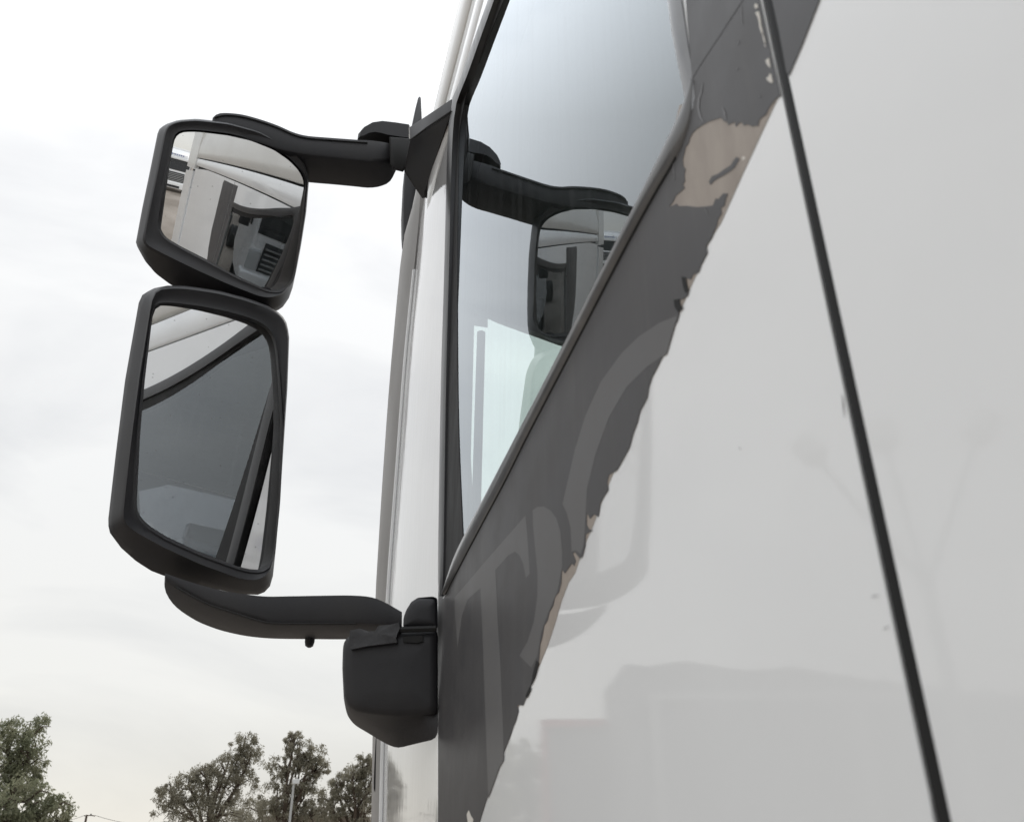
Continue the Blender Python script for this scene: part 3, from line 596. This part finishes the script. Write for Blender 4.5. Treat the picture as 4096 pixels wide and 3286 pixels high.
# lower arm and base
PB = ((-.18, 1.045, 2.35), np.array([-.55, -1, 0]) / math.hypot(.55, 1))
arm('lower_mirror_arm',
    [(660, 2290), (700, 2305), (760, 2325), (830, 2345), (900, 2362), (980, 2374), (1065, 2383), (1165, 2382), (1280, 2380), (1404, 2379), (1485, 2386), (1542, 2408), (1608, 2446)],
    [(661, 2322), (690, 2340), (740, 2371), (820, 2413), (880, 2436), (945, 2457), (1039, 2486), (1102, 2496), (1200, 2497), (1300, 2497), (1416, 2497), (1510, 2500), (1608, 2504)],
    [(658, 2353), (668, 2388), (705, 2434), (776, 2482), (840, 2510), (900, 2529), (980, 2546), (1060, 2555), (1134, 2558), (1240, 2559), (1378, 2560), (1480, 2556), (1600, 2545)], PB, 'black2')
tube('arm_seam', [at_pl(u, v, PB[0] + PB[1] * .0015, PB[1]) for u, v in curve([(700, 2345), (820, 2410), (945, 2453), (1039, 2482), (1102, 2492), (1300, 2493), (1425, 2493)], 30)], .0011, 'gap', T, seg=6)
a = at_z(1240, 2553, at_pl(1240, 2497, *PB)[2]); tube('arm_stud', [a + [0, 0, .01], a + [0, 0, -.004], a + [0, 0, -.009], a + [0, 0, -.011]], [.0062, .0062, .005, .002], 'black', T, seg=14)
def solid(name, front, sil, c, P0, nrm, offs, m, label=None, sharp=62):
    fp = smoothpx(polar(front, c, 96), 1); sp_ = smoothpx(polar(sil, c, 96), 1); c = np.array(c, float); b = -nrm; P0 = np.array(P0)
    un = lambda P, o: [at_pl(u, v, P0 + b * o, nrm) for u, v in P]
    uv_ = lambda P, o: [at_pl(u, v, P0 + b * (.003 + (o - .003) * min(1, max(0, (1760 - u) / 330))), nrm) for u, v in P]
    lo_ = [un(c + (fp - c) * .3, offs[0]), un(c + (fp - c) * .8, offs[0] + .0005), un(c + (fp - c) * .95, offs[0] + .003), un(fp, offs[0] + .008), uv_(fp * .5 + sp_ * .5, offs[1] * .5), uv_(sp_, offs[1]), uv_(c + (sp_ - c) * .96, offs[2]), uv_(c + (sp_ - c) * .7, offs[2] + .02)]
    return loft(name, lo_, m, T, cap0=True, cap1=True, sharp=sharp, label=label)
NB = np.array([-.42, -1, 0]) / math.hypot(.42, 1)
base_sil = [(1372, 2577), (1369, 2671), (1375, 2796), (1388, 2859), (1416, 2897), (1479, 2934), (1542, 2972), (1586, 2992), (1667, 2972), (1752, 2952), (1752, 2516), (1620, 2520), (1500, 2530), (1400, 2540), (1380, 2556)]
base_fr = [(1376, 2580), (1373, 2671), (1380, 2780), (1394, 2826), (1425, 2846), (1490, 2858), (1586, 2866), (1667, 2864), (1752, 2858), (1752, 2516), (1620, 2520), (1500, 2530), (1400, 2540), (1384, 2556)]
PB0 = tuple(at_x(1748, 2700, -.004))
solid('mirror_base', base_fr, base_sil, (1575, 2700), PB0, NB, (0, .085, .12), 'black2', label='bulky lower mirror base against the door')
cap_ = [(1612, 2508), (1614, 2470), (1624, 2440), (1645, 2406), (1672, 2389), (1732, 2384), (1750, 2392), (1752, 2512)]
solid('base_cap', cap_, cap_, (1690, 2455), PB0, NB, (.004, .04, .08), 'black2')
gpx = [(1598, 2512), (1752, 2512), (1752, 2523), (1600, 2530)]
tube('base_gap', [at_pl(u, v, np.array(PB0) + NB * .001, NB) for u, v in ((1605, 2517), (1680, 2515), (1745, 2513))], .003, 'gap', T, seg=6)
lp = [at_pl(u, v, np.array(PB0) + NB * .0015, NB) for u, v in [(1610, 2545), (1690, 2540), (1692, 2562), (1668, 2570), (1612, 2566)]]
loft('base_slot', [lp, [p - NB * .004 for p in lp]], 'gap', T, cap0=True, cap1=True)
# crumpled tape round the joint of arm and base
tp = [(1396, 2555), (1400, 2520), (1440, 2512), (1455, 2526), (1500, 2522), (1515, 2500), (1560, 2497), (1595, 2488), (1600, 2512), (1590, 2530), (1584, 2552), (1588, 2568), (1520, 2576), (1460, 2584), (1402, 2596)]
tq = [at_pl(u, v, np.array(PB0) + NB * .0035, NB) for u, v in tp]; tcn = sum(tq) / len(tq)
Vt = [tcn + NB * .0004] + [tcn + (p - tcn) * .5 + NB * .0005 * math.sin(i * 2.1) for i, p in enumerate(tq)] + tq + [p - NB * .012 for p in tq]
k = len(tq); Ft = [(0, 1 + i, 1 + (i + 1) % k) for i in range(k)] + [(1 + i + k * r_, 1 + (i + 1) % k + k * r_, 1 + (i + 1) % k + k * (r_ + 1), 1 + i + k * (r_ + 1)) for r_ in (0, 1) for i in range(k)]
mesh('joint_tape', Vt, Ft, 'tape', T, smooth=True, sharp=70)

# ================================================================== CAB SHELL AND INTERIOR
box('cab_back', (.02, -1.10, .9), (2.48, -1.06, 3.06), 'white', T)
box('cab_floor', (.03, -1.05, 1.30), (2.47, 1.25, 1.34), 'dash', T)
lpv = []
# inner lining of the near side, behind the door, below the window
plate('door_lining', [(.83, 1.34), (.84, 2.24), (.19, 2.33), (.19, 2.96), (-1.05, 2.96), (-1.05, 1.34)], 'dash', T, xs=lambda z: .045, t=.01)
box('back_lining', (.06, -1.055, 1.34), (2.44, -1.045, 2.98), 'dash', T)
plate('far_lining', [(1.05, 1.34), (1.05, 2.22), (.18, 2.28), (.18, 2.95), (-1.04, 2.95), (-1.04, 1.34)], 'dash', T, xs=lambda z: 2.44, t=.01)
# headliner with the windscreen header arc at its front
lp = []
for x in np.linspace(.03, 2.47, 21):
    t = (x - .03) / 2.44; arc = .10 * (1 - (2 * t - 1) ** 2)
    yh = 1.10 + .16 * (1 - (2 * t - 1) ** 4)
    lp.append([(x, -1.05, 2.985), (x, .7, 2.985), (x, .95, 2.965), (x, yh - .05, 2.885), (x, yh, 2.842), (x, yh + .02, 2.845), (x, yh + .03, 2.90), (x, 1.0, 3.02), (x, -1.05, 3.02)])
loft('headliner', lp, 'liner', T, cap0=True, cap1=True, sharp=50)
# front posts beside the windscreen
for s in (0, 1):
    f = (lambda x: x) if not s else (lambda x: 2.5 - x)
    pts = [(1.4, .035, .092), (2.0, .035, .09), (2.45, .035, .088), (2.86, .035, .084)]
    loft('windscreen_post', [[(f(a), 1.06, z), (f(b), 1.16, z), (f(b), 1.22, z), (f(a), 1.12, z)] for z, a, b in pts], 'liner', T, cap0=True, cap1=True)
lp = []
for x in np.linspace(.06, 2.44, 25):
    t = (x - .06) / 2.38; c_ = 1 - (2 * t - 1) ** 4
    lp.append([(x, 1.20 + .18 * c_, 1.9), (x, 1.16 + .14 * c_, 2.4), (x, 1.12 + .14 * c_, 2.86)])
mesh('windscreen', [p for r_ in lp for p in r_], [(i * 3 + j, i * 3 + j + 3, i * 3 + j + 4, i * 3 + j + 1) for i in range(24) for j in range(2)], 'glass', T)
a = at_y(1925, 1330, 1.19); b = at_y(1903, 2010, 1.19)
tube('wiring_strip', [a, a * .5 + b * .5 + [0, -.002, 0], b + [0, 0, -.2]], .0075, 'liner', T, seg=8)
box('front_panel', (.06, 1.28, .55), (2.44, 1.52, 1.89), 'white', T, bevel=.05)
box('dashboard', (.12, .82, 1.75), (2.38, 1.18, 1.98), 'dash', T, bevel=.05)
# far side with its window
fo = [(1.1, .62), (1.1, 2.96), (-1.05, 2.96), (-1.05, .62)]; fh = [(.80, 2.25), (.82, 2.9), (.23, 2.9), (.23, 2.32)]
plate('far_cab_side', fo, 'white', T, holes=[fh], xs=lambda z: 2.47, t=.02)
plate('far_window_glass', [(.82, 2.23), (.83, 2.92), (.22, 2.92), (.22, 2.3)], 'glass', T, xs=lambda z: 2.478, t=.004)
lp = []
for i_ in range(33):
    y = .18 + .68 * i_ / 32; lp.append([(2.425 + .012 * math.sin(i_ * 1.25), y, 2.18), (2.425 + .009 * math.sin(i_ * 1.25 + .4), y, 2.55), (2.425 + .006 * math.sin(i_ * 1.25), y, 2.94), (2.436, y, 2.94), (2.437, y, 2.18)])
loft('added_window_blocker', lp, 'seat', T, cap0=True, cap1=True, sharp=60)  # added, unseen cloth that blocks bright sky through the far window
for x0 in (.42, 1.58):
    s = box('seat', (x0, -.42, 1.72), (x0 + .5, .10, 1.86), 'seat', T, bevel=.05)
    box('seat_back', (x0 + .02, -.52, 1.86), (x0 + .48, -.38, 2.42), 'seat', s, bevel=.05)
    box('headrest', (x0 + .12, -.52, 2.45), (x0 + .38, -.42, 2.66), 'seat', s, bevel=.04)
th = np.linspace(0, 2 * math.pi, 33)[:-1]; wc = np.array([.67, .62, 2.02]); u1 = np.array([1, 0, 0]); u2 = np.array([0, .45, .89])
lp = []
for q in th:
    rd = u1 * math.cos(q) + u2 * math.sin(q); nn_ = np.cross(u1, u2)
    lp.append([wc + rd * .225 + .016 * (math.cos(w) * rd + math.sin(w) * nn_) for w in np.linspace(0, 2 * math.pi, 9)[:-1]])
lp.append(lp[0]); sw = loft('steering_wheel', lp, 'dash', T)
tube('steering_column', [wc, wc + np.array([0, .2, -.12])], .05, 'dash', sw)
# fairing behind the cab: side flap, roof side box
plate('side_fairing', [(-1.135, .8), (-1.135, 2.93), (-1.62, 2.90), (-1.62, .8)], 'white', T, xs=lambda z: -.012, t=.02)
lp = []
for y in np.linspace(-1.10, -1.62, 6):
    lp.append([(-.012, y, 2.95), (-.012, y, 3.05), (.0, y, 3.45), (.06, y, 3.68), (.16, y, 3.76), (.3, y, 3.78), (.3, y, 2.95)])
loft('roof_fairing', lp, 'roof', T, cap0=True, cap1=True, sharp=35)
box('chassis_rail', (.75, -5.5, .85), (.85, 1.1, 1.1), 'dash', T); box('chassis_rail', (1.65, -5.5, .85), (1.75, 1.1, 1.1), 'dash', T)
box('lower_skirt', (.0, -1.1, .45), (.05, .55, .61), 'dash', T, bevel=.01)
def wheel(par, x, y, r=.5, w=.32, sgn=1, local=False):
    th = np.linspace(0, 2 * math.pi, 33)[:-1]
    ring = lambda rr, xx: [(x + xx, y + rr * math.cos(a_), r + rr * math.sin(a_)) for a_ in th]
    t_ = loft('tyre', [ring(r * .58, 0), ring(r * .9, 0), ring(r * .98, .02), ring(r, .06), ring(r, w - .06), ring(r * .98, w - .02), ring(r * .9, w), ring(r * .58, w)], 'tyre', par, sharp=40)
    loft('rim', [ring(r * .58, .01), ring(r * .5, .03), ring(r * .3, .09), ring(r * .28, .02), ring(r * .1, .01)], 'rim', t_, cap1=True, sharp=40)
    return t_
wheel(T, .05, .35); wheel(T, 2.13, .35); wheel(T, .05, -3.4); wheel(T, 2.13, -3.4)

# ================================================================== OTHER TRUCKS (front at local y = 0, facing +y)
def parked_truck(loc, rz, label, trailer='white', roof_h=3.75):
    t = empty('truck', loc, label, 'truck', 'trucks parked behind', rz); t['_local'] = 1
    hw = 1.24; lp = []
    for y, k, zt in ((-2.3, 1, roof_h), (-1.2, 1, roof_h), (-.55, .99, roof_h - .05), (-.25, .96, roof_h - .45), (-.12, .94, 2.95), (-.04, .93, 2.3), (0.0, .93, 1.9), (.03, .92, 1.2)):
        w = hw * k; zb_ = .55 if y > -1.4 else .95
        lp.append([(-w, y, zb_), (-w, y, zt * .6), (-w * .99, y, zt * .86), (-w * .93, y, zt * .97), (-w * .75, y, zt), (w * .75, y, zt), (w * .93, y, zt * .97), (w * .99, y, zt * .86), (w, y, zt * .6), (w, y, zb_)])
    loft('cab', lp, 'white', t, cap0=True, cap1=True, sharp=35)
    V = [(-1.08, .02, 1.92), (1.08, .02, 1.92), (1.10, -.11, 2.9), (-1.10, -.11, 2.9)]
    V2 = [(x * .98, y - .06, z) for x, y, z in V]
    mesh('windscreen', V + V2, [(0, 1, 2, 3), (7, 6, 5, 4), (0, 4, 5, 1), (1, 5, 6, 2), (2, 6, 7, 3), (3, 7, 4, 0)], 'dark_glass', t, smooth=False)
    box('sun_visor', (-1.12, -.10, 2.86), (1.12, .10, 3.06), 'white', t, bevel=.03)
    sg = box('roof_sign', (-.8, -.23, 3.14), (.8, -.12, 3.36), 'white', t, bevel=.02)
    for i in range(7): box('print', (-.55 + i * .16, -.118, 3.2), (-.45 + i * .16, -.114, 3.3), 'blue', sg)
    g = box('grille', (-.82, .01, .95), (.82, .07, 1.75), 'dash', t, bevel=.03)
    for i in range(5): box('slat', (-.78, .06, 1.02 + i * .14), (.78, .10, 1.07 + i * .14), 'steel', g, bevel=.01)
    box('bumper', (-1.22, -.25, .35), (1.22, .14, .88), 'white', t, bevel=.06)
    box('lower_intake', (-.6, .10, .42), (.6, .16, .62), 'dash', t, bevel=.02)
    for s in (-1, 1):
        xa, xb = sorted((s * .84, s * 1.14))
        box('headlight', (xa, -.02, .95), (xb, .085, 1.5), 'lens', t, bevel=.04)
        xa, xb = sorted((s * 1.225, s * 1.248))
        V = [(s * 1.246, -.35, 2.0), (s * 1.246, -1.15, 2.1), (s * 1.236, -1.15, 2.85), (s * 1.225, -.45, 2.85)]
        V2 = [(x - s * .03, y, z) for x, y, z in V]
        mesh('side_window', V + V2, [(0, 1, 2, 3), (7, 6, 5, 4), (0, 4, 5, 1), (1, 5, 6, 2), (2, 6, 7, 3), (3, 7, 4, 0)], 'dark_glass', t, smooth=False)
        xa, xb = sorted((s * 1.36, s * 1.60))
        h = box('mirror_housing', (xa, .02, 2.0), (xb, .18, 2.78), 'black', t, bevel=.04)
        tube('mirror_arm', [(s * 1.2, -.05, 2.8), (s * 1.48, .1, 2.84)], .035, 'black', h)
        wheel(t, -1.22 if s < 0 else .90, -1.0)
        wheel(t, -1.22 if s < 0 else .90, -4.6)
    if trailer:
        b_ = box('trailer_box', (-1.25, -13.5, 1.2), (1.25, -2.9, 3.95), trailer, t, bevel=.03)
        for s in (-1, 1): wheel(t, -1.22 if s < 0 else .90, -11.5)
    box('chassis_rail', (-.45, -13.0, .9), (-.35, -.5, 1.15), 'dash', t); box('chassis_rail', (.35, -13.0, .9), (.45, -.5, 1.15), 'dash', t)
    return t
parked_truck((1.6, -19.5, 0), R(2), 'white truck far behind, small at the left edge of the upper mirror glass', trailer='white')
parked_truck((-3.2, -3.5, 0), R(-14), 'white truck standing diagonally opposite, reflected in the cab window in the upper mirror', trailer=None)

# ---- trailers across the yard ahead to the left, seen only as reflections in the door
def trailer(name, loc, rz, L_, h0, h1, m, frame, label):
    t = empty(name, loc, label, 'trailer', 'trailers across the yard', rz); t['_local'] = 1
    box('body', (-1.25, 0, h0), (1.25, L_, h1), m, t, bevel=.02)
    for x in (-1.27, 1.17):
        for y in np.arange(0, L_ + .01, L_ / 4): box('post', (x, y - .06, h0 - .05), (x + .10, y + .06, h1 + .04), frame, t)
    box('top_rail', (-1.28, -.08, h1 - .06), (-1.16, L_ + .08, h1 + .06), frame, t); box('top_rail', (1.16, -.08, h1 - .06), (1.28, L_ + .08, h1 + .06), frame, t)
    box('end_rail', (-1.17, -.09, h1 - .06), (1.17, .0, h1 + .06), frame, t)
    box('chassis', (-.5, .2, .8), (.5, L_ - .2, h0 - .01), 'dash', t)
    for x in (-1.22, .9):
        for y in (L_ - 1.2, L_ - 2.5, .9): wheel(t, x, y)
    return t
trailer('red_trailer', (-5.35, 13.3, 0), R(21), 9, .95, 3.66, 'grey_tarp', 'red', 'grey box trailer with red posts mirrored low in the white door')
gt = trailer('grey_trailer', (-5.15, 12.0, 0), R(104.5), 11, .75, 3.72, 'grey_tarp', 'steel', 'grey tarpaulin trailer mirrored as a dull band along the door bottom')
box('headboard', (-1.2, -.35, .7), (1.2, -.1, 4.15), 'grey_tarp', gt, bevel=.03)
wy = [(-.1, 3.6), (-.1, 4.12), (.5, 4.2), (1.3, 4.08), (2.0, 4.12), (3.0, 3.96), (4.7, 3.78), (4.7, 3.6)]
loft('load_heap', [[(x, y + jx, z) for y, z in wy] for x, jx in ((-1.15, 0), (-.4, .15), (.5, -.1), (1.15, .1))], 'grey_tarp', gt, cap0=True, cap1=True, sharp=30)

yl = empty('yard_lamp', (-4.05, 4.56, 0), 'three-headed yard lamp mirrored as a faint branching smudge in the white door', 'lamp')
hub = np.array([-4.05, 4.56, 3.55]); tube('pole', [(-4.05, 4.56, 0), (-4.05, 4.56, 2.0), hub], [.06, .05, .045], 'steel', yl, seg=10)
for h in ((-3.61, 4.90, 4.60), (-4.0, 4.59, 4.62), (-4.43, 4.2, 4.55)):
    h = np.array(h); am = tube('lamp_arm', [hub, hub * .55 + h * .45, h], [.028, .026, .024], 'steel', yl, seg=8)
    d_ = (h - hub) / np.linalg.norm(h - hub); tube('lamp_head', [h - d_ * .05, h, h + d_ * .16, h + d_ * .20], [.05, .11, .12, .09], 'lampw', am, seg=12)

# ================================================================== TREES, LAMP, WALL, POLE
def tree(name, u0, dist, crown, label, lm, seed, n_clump=95, leaf=.19):
    """crown: list of (u centre, v centre, half width px, half height px) lobes seen from the yard"""
    r_ = random.Random(seed); g = ground(u0, dist)
    t = empty(name, g, label, 'tree', 'trees beyond the yard'); px2m = dist / 3690.0
    lobes = []
    side = np.array([math.cos(math.atan2(g[0] - CAM[0], g[1])), -math.sin(math.atan2(g[0] - CAM[0], g[1])), 0])
    fwd = np.array([-side[1], side[0], 0])
    for u, v, hw, hh in crown:
        c = ground(u, dist); c[2] = height(v, u, dist); lobes.append((c, hw * px2m, hh * px2m))
    Vb, Fb, joints = [], [], []
    fork = g + np.array([0, 0, max(1.2, min(l[0][2] - l[2] for l in lobes) * .8)])
    trunk = tube('trunk', [g, g * .5 + fork * .5 + [.1, .05, 0], fork], [.28, .22, .18], 'bark', t, seg=9)
    for c, hw, hh in lobes:
        mid = fork * .5 + c * .5 + np.array([r_.uniform(-.3, .3), r_.uniform(-.3, .3), .3])
        tube('limb', [fork, mid, c, c + [0, 0, hh * .6]], [.14, .10, .06, .025], 'bark', trunk, seg=6)
        for q in range(5):
            a_ = r_.uniform(0, 6.28); e_ = c + side * math.cos(a_) * hw * .75 + np.array([0, 0, hh * .7 * math.sin(a_)]) + fwd * r_.uniform(-.5, .5) * hw
            tube('limb', [c * .8 + mid * .2, e_ * .6 + c * .4 + [0, 0, .15], e_], [.05, .035, .015], 'bark', trunk, seg=5)
    V, F = [], []
    for c, hw, hh in lobes:
        k = int(n_clump * (hw * hh) ** .8 / 4.0) + 9
        for _ in range(k):
            a_ = r_.uniform(0, 2 * math.pi); rr = r_.random() ** .42; zz = r_.uniform(-1, 1)
            q = math.sqrt(max(0, 1 - zz * zz * .8)) * rr
            p = c + side * math.cos(a_) * q * hw * 1.02 + fwd * math.sin(a_) * q * hw * .8 + np.array([0, 0, zz * hh * (.6 + .4 * rr)])
            cs = r_.uniform(.16, .46) * (hw * .35 + .35)
            for _ in range(r_.randint(34, 80)):
                d = np.array([r_.gauss(0, 1), r_.gauss(0, 1), r_.gauss(0, .9)]); d = d / (np.linalg.norm(d) + 1e-6) * cs * r_.random() ** .5
                o = p + d; o[2] -= r_.random() ** 2 * cs * .9
                l_ = leaf * r_.uniform(.6, 1.25); w = l_ * r_.uniform(.22, .38)
                dr = np.array([r_.gauss(0, .6), r_.gauss(0, .6), -abs(r_.gauss(.7, .5))]); dr /= np.linalg.norm(dr)
                sd_ = np.cross(dr, [r_.gauss(0, 1), r_.gauss(0, 1), .2]); sd_ /= np.linalg.norm(sd_) + 1e-6
                i = len(V); V += [o, o + dr * l_ * .5 + sd_ * w * .5, o + dr * l_, o + dr * l_ * .5 - sd_ * w * .5]; F.append((i, i + 1, i + 2, i + 3))
    me = bpy.data.meshes.new('crown'); me.from_pydata([tuple(map(float, v)) for v in V], [], F); me.materials.append(M[lm]); me.update()
    put('crown', me, t)
    return t
tree('pepper_tree', 30, 46, [(10, 2935, 110, 75), (-60, 2990, 130, 80), (40, 3050, 70, 60), (-10, 3110, 90, 60), (-130, 3080, 120, 110)], 'tall pale green tree cut by the left picture edge', 'leaf_g', 1)
tree('bushy_tree', 110, 40, [(60, 3190, 110, 75), (180, 3230, 85, 60), (20, 3270, 110, 60), (225, 3290, 50, 40), (-60, 3260, 90, 70)], 'low bushy green tree under the tall one at the left edge', 'leaf_g', 2)
tree('drooping_tree', 830, 66, [(930, 2975, 55, 50), (960, 3030, 65, 55), (870, 3060, 75, 55), (780, 3085, 50, 40), (720, 3135, 80, 65), (650, 3165, 60, 45), (840, 3150, 110, 80), (930, 3130, 80, 70), (690, 3240, 90, 60), (850, 3260, 130, 70)], 'broad drooping olive tree left of the lamp post', 'leaf', 3)
tree('tall_tree', 1130, 62, [(1135, 2960, 40, 40), (1160, 3000, 60, 50), (1210, 3020, 70, 50), (1110, 3060, 70, 45), (1240, 3070, 50, 45), (1170, 3110, 95, 60), (1090, 3180, 80, 60), (1200, 3190, 90, 70), (1100, 3270, 110, 60), (1240, 3260, 70, 60)], 'open topped olive tree directly behind the lamp post', 'leaf', 4)
tree('corner_tree', 1420, 60, [(1430, 3060, 55, 40), (1480, 3080, 70, 60), (1390, 3110, 65, 45), (1330, 3150, 60, 40), (1460, 3160, 80, 60), (1370, 3200, 70, 50), (1450, 3250, 100, 60), (1310, 3230, 60, 50)], 'olive tree standing against the cab corner, right of the lamp post', 'leaf', 5)
tree('rear_tree', 1010, 78, [(1030, 3240, 90, 50), (960, 3280, 90, 50)], 'small far tree filling the gap between the two olive trees', 'leaf', 6)

tree('pepper_tree', -230, 44, [(-250, 2960, 110, 80), (-200, 3050, 120, 90), (-270, 3150, 120, 90), (-190, 3230, 110, 80)], 'pepper tree out to the left, mirrored in the rain-marked corner panel', 'leaf_g', 8)
tree('pepper_tree', -560, 44, [(-540, 3000, 110, 80), (-600, 3080, 120, 90), (-520, 3180, 120, 90), (-590, 3250, 110, 80)], 'second pepper tree far to the left, mirrored beside the door edge', 'leaf_g', 9)
g = ground(1153, 56); h_ = height(3132, 1160, 56)
lamp = empty('street_lamp', g, 'slim grey lamp post with a pale rectangular floodlight head', 'lamp')
tube('pole', [g, [g[0], g[1], h_ * .5], [g[0], g[1], h_]], [.10, .08, .065], 'steel', lamp, seg=10)
hd = box('lamp_head', (g[0] - .10, g[1] - .12, h_ - .02), (g[0] + .32, g[1] + .18, h_ + .26), 'lampw', lamp, bevel=.03)
box('lamp_glass', (g[0] - .06, g[1] - .14, h_ + .01), (g[0] + .28, g[1] - .125, h_ + .22), 'lens', hd)

a, b = ground(1040, 84), ground(1900, 84); hz = height(3262, 1400, 84)
d = (b - a) / np.linalg.norm(b - a); nrm_ = np.array([-d[1], d[0], 0])
wr = empty('boundary_wall', (a + b) / 2, 'low brown boundary wall at the foot of the trees', 'wall')
nb = 14
for i in range(nb):
    p, q = a + (b - a) * (i / nb), a + (b - a) * ((i + .985) / nb); hh = hz + random.uniform(-.05, .05)
    V = [p, q, q + nrm_ * .25, p + nrm_ * .25]; V = V + [v + np.array([0, 0, hh]) for v in V]
    mesh('wall_panel', V, [(0, 3, 2, 1), (4, 5, 6, 7), (0, 1, 5, 4), (1, 2, 6, 5), (2, 3, 7, 6), (3, 0, 4, 7)], 'wall', wr, smooth=False)

g = ground(331, 120); h_ = height(3256, 331, 120)
up_ = empty('utility_pole', g, 'dark utility pole top with a short insulator arm at the bottom edge', 'pole')
tube('pole', [g, [g[0], g[1], h_]], [.16, .12], 'bark', up_, seg=8)
cs = [at for at in (ground(331, 120), ground(352, 120))]
tube('cross_arm', [[g[0] - .25, g[1], h_ - .12], [g[0] + .45, g[1] - .05, h_ - .06], [g[0] + .95, g[1] - .1, h_ - .14]], .06, 'bark', up_, seg=6)
tube('insulator', [[g[0] + .45, g[1] - .05, h_ - .05], [g[0] + .45, g[1] - .05, h_ + .12]], [.09, .05], 'tyre', up_, seg=8)
def wire(p, q, sag, label):
    pts = [np.array(p) * (1 - t) + np.array(q) * t - np.array([0, 0, sag * 4 * t * (1 - t)]) for t in np.linspace(0, 1, 16)]
    o = tube('power_wire', pts, .022, 'tyre', None, seg=5); o['label'] = label; o['category'] = 'wire'; o['group'] = 'power wires'
e_ = ground(640, 118); e_[2] = height(3300, 640, 118); wire((g[0] + .9, g[1] - .1, h_ - .05), e_, .3, 'thin dark wire running right from the utility pole')
e_ = ground(160, 118); e_[2] = height(3286, 160, 118); wire((g[0] - .2, g[1], h_ - .05), e_, .3, 'thin dark wire running left from the utility pole')

for o in bpy.data.objects:
    if '_local' in o: del o['_local']
